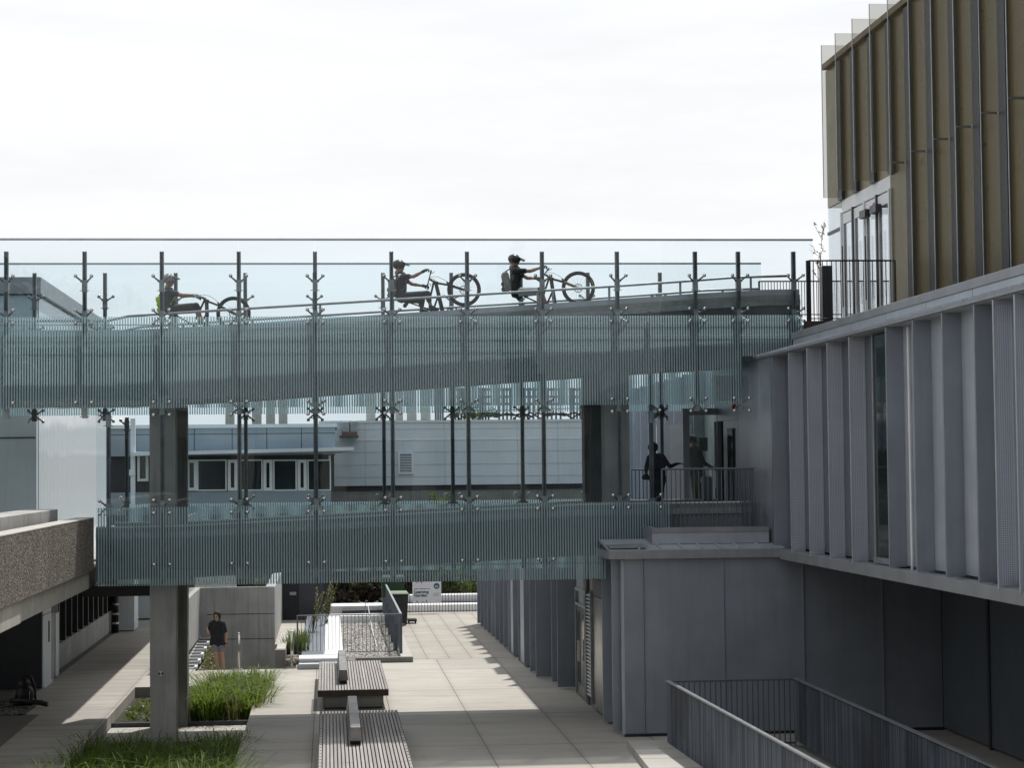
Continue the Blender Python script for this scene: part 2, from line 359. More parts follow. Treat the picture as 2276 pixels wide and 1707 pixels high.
def text(s, size, p, ux, uz, material, parent, name='lettering', bold=.0, depth=.004, align='LEFT', space=1.):
    cu = bpy.data.curves.new('txt', 'FONT'); cu.body = s; cu.size = size; cu.offset = bold; cu.extrude = depth; cu.align_x = align; cu.space_character = space
    cu.resolution_u = 3; ob = bpy.data.objects.new('txt', cu); COL.objects.link(ob); dg = bpy.context.evaluated_depsgraph_get(); dg.update()
    me = bpy.data.meshes.new_from_object(ob.evaluated_get(dg)); bpy.data.objects.remove(ob); bpy.data.curves.remove(cu)
    ux = Vector(ux).normalized(); uz = Vector(uz).normalized(); nn = ux.cross(uz); off = Vector(parent.get('_o', (0, 0, 0))); p = Vector(p)
    for v in me.vertices: v.co = p + ux*v.co.x + uz*v.co.y + nn*v.co.z - off
    me.materials.clear(); me.materials.append(material); me.name = name
    o = bpy.data.objects.new(name, me); COL.objects.link(o); o.parent = parent; return o
def blob(g, name, material, parent, voxel=.01, smooth=3):
    """overlapping solids fused into one continuous skin"""
    t = g.build('tmp', material, None, recalc=True); r = t.modifiers.new('r', 'REMESH'); r.mode = 'VOXEL'; r.voxel_size = voxel; r.use_smooth_shade = True
    sm = t.modifiers.new('s', 'SMOOTH'); sm.iterations = smooth; sm.factor = .5
    dg = bpy.context.evaluated_depsgraph_get(); dg.update(); me = bpy.data.meshes.new_from_object(t.evaluated_get(dg)); me.name = name
    om = t.data; bpy.data.objects.remove(t); bpy.data.meshes.remove(om)
    off = Vector(parent['_o']); 
    for v in me.vertices: v.co = v.co - off
    me.materials.clear(); me.materials.append(material)
    me.polygons.foreach_set('use_smooth', [True]*len(me.polygons))
    o = bpy.data.objects.new(name, me); COL.objects.link(o); o.parent = parent; o['_o'] = tuple(off); return o
def structure(g, name, material, **kw):
    return tag(g.build(name, material, None, **kw), kind='structure')
SUN_E, SKY_F, SKY_B, EXPO = 3.5, 2.5, 7.0, 0.14
# ================================================================== LIGHT
KX, KY = .25, .50            # ground shift of a shadow per metre of height: left, towards the viewer
sunv = Vector((KX, KY, 1)).normalized()
sun = bpy.data.lights.new('sun', 'SUN'); sun.energy = SUN_E; sun.angle = math.radians(1.4); sun.color = (1, .96, .90)
so = bpy.data.objects.new('sun', sun); COL.objects.link(so); so.rotation_euler = sunv.to_track_quat('Z', 'Y').to_euler(); so.location = (20, 60, 60)
W = bpy.data.worlds.new('World'); SC.world = W; W.use_nodes = True
t = NT(W)
sky = t.n('ShaderNodeTexSky', sky_type='NISHITA', sun_disc=False, sun_elevation=math.asin(sunv.z), sun_rotation=math.atan2(sunv.x, sunv.y), air_density=1.2, dust_density=2.5)
gen = t.n('ShaderNodeTexCoord').outputs['Generated']; sx = t.n('ShaderNodeSeparateXYZ'); t.l(gen, sx.inputs[0])
n1 = t.noise(t.mapv(gen, (1.6, 1.6, 6.)), 1.5, 6, .6); n2 = t.noise(t.mapv(gen, (3, 3, 16)), 1.4, 6, .6)
fwd = t.ramp(sx.outputs[1], -.35, .75)            # thin cloud is brightest round the sun, dull opposite it
br = t.math('ADD', t.math('MULTIPLY', t.math('POWER', fwd, 1.3), SKY_F), SKY_B)
br = t.math('MULTIPLY', br, t.math('ADD', t.math('MULTIPLY', t.ramp(n2, .3, .7), .14), .90))
hz = t.math('SUBTRACT', 1., t.math('MULTIPLY', t.ramp(sx.outputs[2], .06, -.0), .06)); br = t.math('MULTIPLY', br, hz)
cl = t.n('ShaderNodeVectorMath', operation='SCALE'); cl.inputs[0].default_value = (.985, .995, 1.012); t.l(br, cl.inputs['Scale'])
cm = t.mix(t.math('ADD', t.math('MULTIPLY', t.ramp(n1, .3, .7), .12), .86), sky.outputs[0], cl.outputs[0])
bg = t.n('ShaderNodeBackground'); bg.inputs[1].default_value = .1; t.l(cm, bg.inputs[0])
wo = t.n('ShaderNodeOutputWorld'); t.l(bg.outputs[0], wo.inputs[0])
SC.view_settings.view_transform = 'Standard'; SC.view_settings.look = 'None'; SC.view_settings.exposure = EXPO; SC.view_settings.gamma = 1
SC.cycles.transparent_max_bounces = 40; SC.cycles.max_bounces = 8; SC.cycles.diffuse_bounces = 3; SC.cycles.glossy_bounces = 3; SC.cycles.caustics_reflective = False; SC.cycles.caustics_refractive = False
SC.cycles.sample_clamp_indirect = 6
# ================================================================== GROUND
structure(G().box(-400, 400, -80, 900, -2.6, -2.2), 'ground', m_ground)
structure(G().prism([(-12, 85.5, -2.5), (-12, 91, 3.6), (-12, 120, 3.6), (-12, 120, -2.5)], (60, 0, 0)), 'planted_bank', m_soil)
g = G()
PX0, PX1, PY0, PY1 = -4.97, -1.80, 33.6, 52.15       # sunken planter pit
SX0, SX1, SY0, SY1 = -3.72, -.93, 56.25, 64.25        # stair well going down
for x0, x1, y0, y1 in ((-4.97, 12.7, 10, PY0), (PX1, 12.7, PY0, PY1), (-4.97, 12.7, PY1, SY0), (-4.97, SX0, SY0, 140), (SX0, SX1, SY1, 140), (SX1, 12.7, SY0, 140)):
    g.box(x0, x1, y0, y1, -2.3, 0)
structure(g, 'plaza', m_plaza)
structure(G().box(-6.62, -4.97, 10, 46.7, -2.3, -.002).box(-7.36, -4.97, 46.7, 90, -2.3, -.002), 'path', m_path)
structure(G().box(-14, -6.62, 10, 46.7, -2.3, -.012).box(-14, -7.36, 46.7, 90, -2.3, -.012), 'side_path', m_asph)
structure(G().box(12.7, 30, 10, 70, -2.3, -.004), 'undercroft_floor', m_plaza)
structure(G().box(.92, 5.9, 58.3, 76.9, -.1, .004), 'paving', m_paver)
tag(G().box(-12, -6.93, 46.7, 49.6, -.2, .012).build('gravel_patch', m_gravel2), 'dark gravel patch in the shade below the left walkway', 'gravel', kind='stuff')
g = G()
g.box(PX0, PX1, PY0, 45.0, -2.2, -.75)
structure(g, 'planter_pit_floor', m_pitshadow)
# low walls and slab of the sunken planters
pl = thing('planter', (-3.4, 45, -.75), 'sunken concrete planter with dark low wall and pale slab around the pier feet', 'planter')
G().box(PX0, PX1, 46.45, 46.6, -.75, -.21).build('kerb', m_bronze, pl, bevel=.01)
G().box(PX0, PX1, 43.95, 46.45, -.48, -.31).build('slab', m_conclt, pl, bevel=.01)
G().box(PX0+.25, PX1-.12, 43.93, 44.2, -.60, -.33).build('slab_edge', m_rail, pl, bevel=.01)
G().box(PX0, PX1, 46.6, PY1, -.75, -.26).build('soil', m_soil, pl)
G().box(PX0, PX1, PY0, 43.7, -.78, -.62).build('soil', m_soil, pl)
def blades(n, region, hmin, hmax, lean, width, seed, base=0.):
    rnd = random.Random(seed); g = G(); k = 0
    clumps = [region(rnd) for _ in range(max(1, n//38))]
    while k < n:
        c = rnd.choice(clumps); x = c[0]+rnd.gauss(0, .09); y = c[1]+rnd.gauss(0, .09); z = c[2]
        a = rnd.uniform(0, 6.283); out_ = math.atan2(y-c[1], x-c[0]); a = out_+rnd.gauss(0, .8)
        h = rnd.uniform(hmin, hmax)*c[3]; L = rnd.uniform(.25, 1.)*lean; w = width*rnd.uniform(.6, 1.2)
        d = Vector((math.cos(a), math.sin(a), 0)); s_ = Vector((-d.y, d.x, 0)).lerp(Vector((1, 0, 0)), .4).normalized()*w; p = Vector((x, y, z)); pts = []
        for q, (fz, fo, fw_) in enumerate(((0, 0, 1), (.45, .12, .95), (.8, .42, .65), (1.0-.22*L, .95, .05))):
            c_ = p + Vector((0, 0, h*fz)) + d*(h*L*fo); pts += [c_-s_*fw_, c_+s_*fw_]
        g.add(pts, [(0, 1, 3, 2), (2, 3, 5, 4), (4, 5, 7, 6)]); k += 1
    return g
def regA(r):
    x = r.uniform(-3.1, -1.62); y = r.uniform(46.8, 52.2); return (x, y, -.26, r.uniform(.75, 1.15))
tag(blades(3300, regA, .40, .95, 1.5, .014, 3).build('ornamental_grass', m_grass, recalc=False), 'bright green long grass in the far planter, sunlit beside the concrete pier', 'grass', kind='stuff')
def regB(r):
    x = r.uniform(-5.1, -1.75); y = 33.8+8.9*r.random(); return (x, y, -.62, r.uniform(.75, 1.1)*(1.12-.045*(y-33.8)))
tag(blades(6000, regB, .55, 1.25, 1.5, .014, 4).build('ornamental_grass', m_grass, recalc=False), 'shaded dark green long grass in the near planter at the bottom edge', 'grass', kind='stuff')
tag(blades(420, regA, .4, .95, 1.1, .009, 13).build('dry_stalks', m_grassd, recalc=False), 'straw coloured dry stalks mixed in the sunlit far planter grass', 'grass', kind='stuff')
tag(blades(520, regB, .4, 1.0, 1.1, .009, 14).build('dry_stalks', m_grassd, recalc=False), 'straw coloured dry stalks mixed in the shaded near planter grass', 'grass', kind='stuff')
# ------------------------------------------------------------------ leaves
def foliage(n, clumps, size, seed, flat=.0):
    rnd = random.Random(seed); g = G()
    for _ in range(n):
        c, R = rnd.choice(clumps); d = Vector((rnd.gauss(0, 1), rnd.gauss(0, 1), rnd.gauss(0, 1))).normalized(); p = Vector(c) + Vector((d.x*R[0], d.y*R[1], d.z*R[2]))*(rnd.uniform(.35, 1.)**.6)
        a = Vector((rnd.gauss(0, 1), rnd.gauss(0, 1), rnd.gauss(0, .6))).normalized(); b = a.cross(Vector((rnd.gauss(0, 1), rnd.gauss(0, 1), rnd.gauss(0, 1)))).normalized()
        s_ = size*rnd.uniform(.6, 1.3); g.add([p-a*s_, p+b*s_*.45, p+a*s_, p-b*s_*.45], [(0, 1, 2, 3)])
    return g
tag(foliage(1500, [((random.uniform(-4.7, -3.9), random.uniform(46.9, 51.8), -.22), (.2, .2, .14)) for _ in range(60)], .045, 5).build('weeds', m_weed, recalc=False), 'low pale green weeds in the left part of the far planter', 'weeds', kind='stuff')
# ================================================================== FOOTBRIDGE
YN, YF = 42.3, 47.25
br_ = thing('footbridge', (-3.5, 44.8, -.4), 'two storey concrete footbridge wrapped in striped glass panels between the buildings', 'footbridge')
PXN = [-8.32, -6.705, -5.084, -3.476, -1.861, -.25, 1.375, 2.996, 4.614, 6.244, 7.953, 8.901, 10.125]
PXF = [-8.40, -6.781, -5.163, -3.528, -1.913, -.292, 1.319, 2.940, 4.60, 6.208, 7.95, 10.122]
def zprof(pts, Y):
    q = [PY(u, v, Y) for u, v in pts]; xs = [(p.x, p.z) for p in q]
    def f(x):
        if x <= xs[0][0]: return xs[0][1]
        for (a, za), (b, zb) in zip(xs, xs[1:]):
            if x <= b: return za+(zb-za)*(x-a)/(b-a)
        return xs[-1][1]
    return f, [a for a, _ in xs]
YB0, YB1 = 42.85, 46.75
utop, uxs = zprof([(0, 763), (270, 765), (530, 750), (1375, 693), (1550, 681), (1700, 672.5), (1800, 671)], YB0)      # channel centre, upper ramp
ubot, _ = zprof([(0, 892), (270, 892), (530, 880), (1375, 820), (1650, 803)], YB0)
ltop, lxs = zprof([(200, 1171), (262, 1171), (414, 1167.5), (1297, 1120), (1400, 1117)], YB0)
LB = 1.02
def strip(xs, y0, y1, fz0, fz1):
    """solid bar following the ramp profile"""
    g = G(); n = len(xs); vs = []
    for x in xs: vs += [(x, y0, fz0(x)), (x, y1, fz0(x)), (x, y1, fz1(x)), (x, y0, fz1(x))]
    fs = [(0, 1, 2, 3), (4*n-4, 4*n-1, 4*n-2, 4*n-3)]
    for i in range(n-1):
        for k in range(4): fs.append((4*i+k, 4*i+4+k, 4*i+4+(k+1) % 4, 4*i+(k+1) % 4))
    return g.add(vs, fs)
ux = [-14.] + [x for x in uxs[1:-1]] + [10.35]
for (ya, yb) in ((YB0, YB0+.22), (YB1-.22, YB1)):
    strip(ux, ya, yb, lambda x: ubot(x), lambda x: utop(x)-.07).build('edge_beam', m_beam, br_)
    s_ = -1 if ya == YB0 else 1
    strip(ux, ya-.03 if s_ < 0 else ya, yb if s_ < 0 else yb+.03, lambda x: utop(x)-.068, lambda x: utop(x)+.055).build('steel_channel', m_galv, br_)
    strip(ux, ya, yb, lambda x: utop(x)+.056, lambda x: utop(x)+.165).build('coping', m_conc, br_)
    strip(ux, ya+.05, yb-.05, lambda x: utop(x)+.167, lambda x: utop(x)+.29).build('steel_kerb', m_metal2, br_)
strip(ux, YB0+.221, YB1-.221, lambda x: ubot(x)+.03, lambda x: utop(x)-.45).build('ramp_deck', m_beam, br_)
# handrails inside the upper ramp
urail, _ = zprof([(0, 713), (240, 713), (282, 703), (530, 687), (1375, 635.6), (1550, 623), (1650, 615), (1800, 612)], 43.2)
for y in (43.2, 46.35):
    xs = [-14, PY(240, 713, 43.2).x, PY(285, 703, 43.2).x, -1.861, 6.244, 8.0, 8.95, 10.2]
    G().tube([(x, y, urail(x)) for x in xs], .028, 8).build('handrail', m_galv, br_, smooth=True)
    x = PY(1195, 650, 43.2).x - 1.58*9
    while x < 10.3:
        G().box(x-.025, x+.025, y-.008, y+.008, utop(x)-.45, urail(x)-.02).build('handrail_post', m_galv, br_); x += 1.58
# lower ramp
lx = [PY(213, 1170, YB0).x] + lxs[1:-1] + [9.2]
ltop2 = lambda x: ltop(x)
for (ya, yb) in ((YB0, YB0+.22), (YB1-.22, YB1)):
    s_ = -1 if ya == YB0 else 1
    strip(lx, ya, yb, lambda x: ltop(x)-LB-.1, lambda x: ltop(x)-.26).build('edge_beam', m_beam, br_)
    strip(lx, ya-.03 if s_ < 0 else ya, yb if s_ < 0 else yb+.03, lambda x: ltop(x)-.258, lambda x: ltop(x)-.13).build('steel_channel', m_galv, br_)
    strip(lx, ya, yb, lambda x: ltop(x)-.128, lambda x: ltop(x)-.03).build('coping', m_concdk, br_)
    strip(lx, ya+.02, yb-.02, lambda x: ltop(x)-.028, lambda x: ltop(x)+.0).build('sunlit_kerb', m_white, br_)  # white colour stands for sun on the kerb top
strip(lx, YB0+.221, YB1-.221, lambda x: ltop(x)-LB-.06, lambda x: ltop(x)-.52).build('ramp_deck', m_beam, br_)
# piers
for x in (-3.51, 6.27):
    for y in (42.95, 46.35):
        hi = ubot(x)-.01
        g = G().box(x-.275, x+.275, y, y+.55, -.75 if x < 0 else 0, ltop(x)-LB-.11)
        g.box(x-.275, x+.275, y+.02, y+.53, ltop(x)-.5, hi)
        o = g.build('pier', m_concdk if y > 44 else m_conc, br_, bevel=.015)  # rear piers take darker concrete to stand for the bridge's shade
# survey target on the near left pier
mk = PY(357.5, 1498, 42.945); g1 = G(); g2 = G(); h_ = .045
mkt = thing('survey_target', (mk.x, 42.945, mk.z), 'small black and white survey target stuck on the near concrete pier', 'marker')
G().box(mk.x-h_, mk.x+h_, 42.938, 42.949, mk.z-h_, mk.z+h_).build('plate', m_print, mkt)
for s_ in (1, -1): g2.prism([(mk.x, 42.937, mk.z), (mk.x+s_*h_, 42.937, mk.z+h_), (mk.x+s_*h_, 42.937, mk.z-h_)], (0, -.002, 0))
g2.build('black_wedges', m_ink, mkt)
# mullion posts with spider fittings
ZP = 10.19
def spider(g, gb, x, z, dirs, yp, yg, sgn):
    for dx, dz in dirs:
        e = Vector((x+dx*.165, yg, z+dz*.135)); s0 = Vector((x+dx*.035, yp, z+dz*.02))
        g.tube([s0, e+Vector((0, -sgn*.05, -dz*.01)), e], [.022, .016, .013], 6)
        gb.sphere(e+Vector((0, sgn*.028, 0)), .040, 10, 7, (1, .7, 1))
def collar(g, x, z, y):
    g.box(x-.052, x+.052, y-.06, y+.06, z-.13, z+.13); g.tube([(x-.1, y-.04, z-.10), (x+.1, y-.04, z-.10)], .008, 6); g.tube([(x-.085, y-.04, z+.08), (x+.085, y-.04, z+.08)], .008, 6)
def post(x, yg, z0, z1, near, joints):
    sgn = -1 if near else 1; yp = yg - sgn*.19
    g = G()
    for s_ in (-1, 1): g.box(x+s_*.007, x+s_*.042, yp-.055, yp+.055, z0, z1)
    g.box(x-.006, x+.006, yp-.02, yp+.02, z0, z1-.01)
    p = g.build('post', m_steel, br_, bevel=.004)
    for z, dirs in joints:
        ga, gb = G(), G()
        spider(ga, gb, x, z, dirs, yp, yg-sgn*.012, sgn); collar(ga, x, z-.06 if len(dirs) == 2 else z, yp)
        ga.build('spider_bracket', m_galv if near else m_steel, p); gb.build('glass_bolts', m_ball, p, smooth=True)
    for zb, zt, fn in ((6, 9, utop), (2, 6, ltop)):
        z = fn(x)-.5
        if z0 < z < z1: G().box(x-.06, x+.06, min(yp, YB0-.01 if near else YB1+.01), max(yp, YB0-.01 if near else YB1+.01), z-.12, z+.12).build('post_anchor', m_bronze, p)
V2 = [(-1, 1), (1, 1)]; X4 = [(-1, 1), (1, 1), (-1, -1), (1, -1)]
ZT, ZC, ZM, ZL, ZB = 10.405, 8.80, 6.858, 4.795, 3.147
for near, yg, xs in ((True, YN, PXN), (False, YF, PXF)):
    for i, x in enumerate(xs):
        lower = -4.7 < x < 6.5
        j = [(9.52, V2), (ZC, X4)]
        if x < 9.5: j.append((ZM, X4 if x > -4.7 or not near else V2))
        z0 = 6.95
        if lower: j += [(ZL, X4), (ZB+.30, V2)]; z0 = ZB+.02
        if x > 9.5: z0 = 8.2
        if not near and x > 9.0: continue
        post(x, yg, z0, ZP, near, j)
    post(PY(239, 1000, YN).x if near else PY(284, 1000, YF).x, yg, ZB+.1, ZM-.05, near, [(ZM-.25, [(-1, 1)]), (ZL, [(-1, 1), (-1, -1)])])
post(PY(1451, 1000, YN).x, YN, 3.9, 8.9, True, [(ZM-.25, [(1, 1)]), (ZL, [(1, 1), (1, -1)])])
post(PY(1468, 1000, YF).x, YF, 4.3, ZM+.9, False, [(ZM-.05, X4)])
# glass
GT = .010
def pane(x0, x1, y, z0, z1, m, name='glass_panel', poly=None):
    g = G()
    if poly: g.prism([(a, y-GT, b) for a, b in poly], (0, 2*GT, 0))
    else: g.box(x0+.006, x1-.006, y-GT, y+GT, z0, z1)
    return g.build(name, m, br_)
for yg, xs in ((YN, PXN), (YF, PXF)):
    near = yg == YN
    xr = xs+([10.513] if near else [])
    for a, b in zip(xr, xr[1:]):
        if not near and b > 9: b = 10.46
        pane(a, b, yg, ZC+.008, ZT, m_glass)
    for a, b in zip(xs, xs[1:]):
        if near and a > 8.5: pane(a, 10.28, yg, 7.9, ZC-.008, m_frit, 'striped_glass_panel'); break
        pane(a, b, yg, ZM+.008, ZC-.008, m_frit, 'striped_glass_panel')
    x0 = -4.822 if near else -4.66
    ls = [x0] + [x for x in xs if x0+.3 < x < 6.3] + [7.31]
    for a, b in zip(ls, ls[1:]):
        pane(a, b, yg, ZL+.008, ZM-.008, m_glass)
        if b < 6.1: pane(a, b, yg, ZB, ZL-.008, m_frit, 'striped_glass_panel')
        elif a < 6.0: pane(a, b, yg, 0, 0, m_frit, 'striped_glass_panel', [(a+.006, ZB), (5.9, ZB), (5.9, 3.88), (b-.006, 3.88), (b-.006, ZL-.008), (a+.006, ZL-.008)])
        else: pane(a, b, yg, 3.88, ZL-.008, m_frit, 'striped_glass_panel')
    G().box(-14, 10.515 if near else 10.46, yg-.03, yg+.03, ZT+.002, ZT+.045).build('top_rail', m_metal2, br_, bevel=.004)
    for z in (8.625, 8.36, 8.09):
        G().tube([(-14, yg+(.06 if near else -.06), z), (10.2, yg+(.06 if near else -.06), z)], .009, 6).build('cable', m_dark, br_)
    G().tube([(x0, yg+(.06 if near else -.06), 3.49), (5.8, yg+(.06 if near else -.06), 3.49)], .009, 6).build('cable', m_dark, br_)
    for x in (-10.,): pane(-14, xs[0], yg, ZM+.008, ZC-.008, m_frit, 'striped_glass_panel'); pane(-14, xs[0], yg, ZC+.008, ZT, m_glass)
# dark service duct under the lower ramp
p0 = PY(200, 1312, 44.2); p1 = PY(335, 1318, 44.2)
mono(G().box(-5.3, -3.8, 43.9, 44.4, p1.z-.05, p0.z+.1), 'service_duct', m_black, (-4.5, 44.1, p1.z-.05), 'black service duct under the left end of the footbridge', 'duct')
# ================================================================== RIGHT: GREY METAL BUILDING
mb = thing('metal_building', (9.5, 41, 0), 'grey metal clad building with vertical fins and overhanging upper floor, on the right', 'building')
XO, XF_ = 9.247, 9.54            # fin outer line and facade of the upper floor
# lower storey
WY = 40.65; XW = 6.02
front = [PY(u, 1500, WY).x for u in (1388, 1432.6, 1611.6, 1789, 1964.7, 2095.5)]
for a, b in zip(front, front[1:]): G().box(a+.008, b-.008, WY, WY+.12, .06, 3.66).build('wall_panel', m_metal, mb, bevel=.006)
for x in front[1:-1]: G().box(x-.03, x-.005, WY-.045, WY-.002, .06, 3.62).build('standing_seam', m_metal, mb)
G().box(front[0]+.03, front[-1]+.4, WY+.125, WY+.4, .0, 3.62).build('wall_core', m_dark, mb)
G().box(front[0], front[-1], WY-.004, WY+.1, -.0, .055).build('base_plate', m_dark, mb)
xs_ = front[-1]
G().box(xs_+.125, xs_+.4, 14, 40.64, .0, 3.7).build('wall_core', m_dark, mb)
for a, b in ((40.64, 37.7), (37.66, 33.2), (33.16, 28.0), (27.96, 14)): G().box(xs_, xs_+.12, b, a, .05, 3.7).build('wall_panel', m_dark if b < 33 else m_recess, mb)  # panel colours darkened to stand for shade below the overhang
G().box(xs_-.03, xs_-.002, 37.62, 37.74, 0, 3.7).build('window_post', m_bronze, mb)
# side wall along the plaza, its fins, door and louvre
G().box(XW+.30, XW+.5, WY+.4, 71.5, 0, 3.75).build('side_wall', m_metal, mb)
for y in (41.2, 42.7):
    x0 = 5.86; G().box(x0, XW+.3, y, y+.06, .05, 3.6).build('plaza_fin', m_metal, mb, bevel=.004)
G().box(XW-.02, XW+.3, 40.67, 40.88, .04, 3.62).build('corner_panel', m_metal2, mb)
for y in (49.825, 51.122): G().box(5.70, XW+.3, y, y+.05, .04, 3.7).build('plaza_fin', m_metal, mb, bevel=.004)
ys = [52.46, 53.91, 55.43, 56.94, 58.47, 59.9, 61.35, 62.8, 64.2, 65.6, 67.0, 68.4, 69.8, 71.2]
for i, y in enumerate(ys): G().box(5.43-.013*i*.9, XW+.3, y, y+.05, .03, 3.75).build('plaza_fin', m_metal, mb, bevel=.004)
for y in (58.47, 64.2, 55.43): G().box(5.44, 5.48, y+.02, y+1.4, .05, 3.75).build('fin_return', m_metal2, mb)
G().box(6.065, XW+.3, 43.4, 48.75, .02, 3.7).build('door_bay', m_metal, mb)
d_ = G(); fx = 6.04; DY = -.5
d_.box(fx-.05, fx+.02, 46.55, 46.62, .03, 2.62); d_.box(fx-.05, fx+.02, 48.45, 48.52, .03, 2.62); d_.box(fx-.05, fx+.02, 46.621, 48.449, 2.55, 2.62); d_.box(fx-.05, fx+.02, 46.621, 48.449, 2.2, 2.26)
dr = d_.build('door_frame', m_galv, mb)
for a, b in ((46.63, 47.52), (47.55, 48.44)):
    lf = G().box(fx-.02, fx+.02, a, b, .05, 2.19).build('door_leaf', m_polish, mb, bevel=.01)
    G().box(fx-.024, fx-.021, a+.16, b-.16, .35, 2.05).build('door_pane', m_mglass, lf)
    G().tube([(fx-.09, b-.1 if a < 47 else a+.1, .9), (fx-.09, b-.1 if a < 47 else a+.1, 1.4)], .014, 6).build('door_handle', m_stain, lf)
g = G()
for k in range(28): 
    z = .25+k*.085; g.prism([(fx-.06, 45.55, z), (fx+.015, 45.55, z+.05), (fx+.015, 45.55, z+.065), (fx-.06, 45.55, z+.015)], (0, .86, 0))
g.box(fx-.07, fx+.02, 45.49, 45.55, .1, 2.7); g.box(fx-.07, fx+.02, 46.41, 46.47, .1, 2.7)
g.build('louvre', m_galv, mb)
G().box(fx+.016, fx+.022, 45.5, 46.46, .15, 2.68).build('louvre_back', m_black, mb)
G().box(fx-.02, fx+.02, 43.4, 45.46, .05, 2.6).build('polished_panel', m_polish, mb)
G().box(fx-.02, fx+.02, 43.4, 45.46, 2.62, 3.0).build('panel_head', m_bronze, mb)
G().box(fx-.02, fx+.02, 48.6, 48.7, 1.05, 1.25).build('card_reader', m_black, mb)
# eave and seamed roof over the corner
ev = G(); ev.box(XW-.30, xs_-3.3, 40.5, 40.62, 3.64, 3.82); ev.build('eave_fascia', m_fascia, mb, bevel=.004)
G().box(XW-.30, XW-.2, 40.62, 71.4, 3.64, 3.80).build('eave_fascia', m_fascia, mb)
rb0 = PY(1450, 1210, 41.2); g = G().prism([(XW-.28, 40.52, 3.825), (9.4, 40.52, 3.825), (9.4, 42.0, 4.0), (XW-.28, 42.0, 4.0)], (0, 0, -.06)); g.build('roof', m_metal2, mb)
for u in (1420, 1468, 1516, 1558, 1600, 1641, 1690):
    x = PY(u, 1220, 40.6).x; G().prism([(x-.015, 40.53, 3.827), (x+.015, 40.53, 3.827), (x+.015, 41.15, 3.90), (x-.015, 41.15, 3.90)], (0, 0, .045)).build('roof_seam', m_metal2, mb)
g = G()
for k in range(13):
    y = 40.62+k*.2; g.prism([(XW-.27, y, 3.86+.006*k), (XW+.5, y, 3.87+.006*k), (XW+.5, y+.16, 3.875+.006*k), (XW-.27, y+.16, 3.868+.006*k)], (0, 0, .035))
g.build('ribbed_roof', m_railcap, mb)
G().box(XW-.2, 12.6, 42.1, 71, 3.72, 3.86).build('roof', m_fascia, mb)
# balcony in front of the bridge landing
bx0 = PY(1450, 1190, 41.2).x; bz1 = PY(1450, 1174, 41.2).z; bz0 = PY(1450, 1210, 41.2).z
G().box(bx0, 9.2, 41.2, 41.32, bz0, bz1-.10).build('balcony_parapet', m_metal2, mb)
G().box(bx0-.01, 9.2, 41.18, 41.36, bz1-.098, bz1).build('parapet_cap', m_fascia, mb)
G().box(bx0-.01, bx0+.13, 41.362, 43.8, bz0, bz1).build('balcony_parapet', m_fascia, mb)
G().box(bx0+.13, 9.5, 41.37, 47.2, 3.9, 4.22).build('balcony_floor', m_concdk, mb)
rz = PY(1550, 1042.5, 41.55).z; g = G(); x0r = PY(1471, 1045, 41.55).x; x1r = PY(1675, 1042, 41.55).x
g.tube([(x0r, 41.55, rz), (x1r, 41.55, rz)], .022, 6); g.tube([(x0r, 41.55, rz), (x0r, 41.55, 4.22)], .02, 6); n = 20
for k in range(1, n+1):
    x = x0r+(x1r-x0r)*k/n; g.tube([(x, 41.55, 4.22), (x, 41.55, rz)], .011, 5)
g.tube([(x1r, 41.55, rz), (x1r, 44.6, rz)], .02, 6); 
for k in range(1, 18): g.tube([(x1r, 41.55+k*.17, 4.22), (x1r, 41.55+k*.17, rz)], .011, 5)
g.build('balcony_railing', m_rail, mb)
g = G(); a_ = PY(1404, 1044, 47.6); b_ = PY(1471, 1044, 47.6); g.tube([a_, b_], .02, 6)
for k in range(9): x = a_.x+(b_.x-a_.x)*k/8; g.tube([(x, 47.6, 4.0), (x, 47.6, a_.z)], .010, 5)
g.build('balcony_railing', m_dark, mb)
# upper storey
UZ0, UZ1 = 3.80, 7.88
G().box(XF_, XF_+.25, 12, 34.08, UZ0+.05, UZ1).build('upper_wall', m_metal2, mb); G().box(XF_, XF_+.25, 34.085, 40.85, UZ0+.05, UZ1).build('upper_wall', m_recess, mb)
G().box(XO, XF_+.3, 40.9, 40.98, UZ0, UZ1).build('return_panel', m_metal, mb)
for y0, y1 in ((41.0, 42.2), (42.22, 43.4), (43.42, 44.5)): G().box(XO+.02, XO+.2, y0, y1, UZ0, UZ1).build('landing_panel', m_metal, mb, bevel=.006)
G().box(XO+.02, XO+.2, 44.52, 47.3, 6.6, UZ1).build('landing_panel', m_metal, mb); G().box(XO+.02, XO+.2, 44.52, 46.2, UZ0, 6.595).build('landing_panel', m_metal, mb, bevel=.006); G().box(XO-.03, XO+.017, 44.9, 45.5, 4.4, 6.4).build('side_window', m_dglass, mb)
G().box(10.9, 11.1, 41.1, 66, UZ0, UZ1-.02).build('lobby_back', m_metal2, mb); G().box(XO+.21, 10.89, 47.32, 47.5, UZ0, UZ1-.02).build('lobby_side', m_bronze, mb); G().box(XO+.21, 10.89, 44.2, 44.4, UZ0, UZ1-.02).build('lobby_side', m_bronze, mb); G().box(XO+.21, 11, 41.1, 66, UZ1-.015, UZ1).build('lobby_ceiling', m_bronze, mb)
G().box(XO+.02, XO+.2, 47.3, 66, UZ0, UZ1).build('landing_panel', m_metal2, mb)
for k in range(13):
    y = 48.6+k*1.4; G().box(XO-.24, XO+.02, y, y+.05, UZ0, UZ1).build('far_fin', m_metal2, mb)
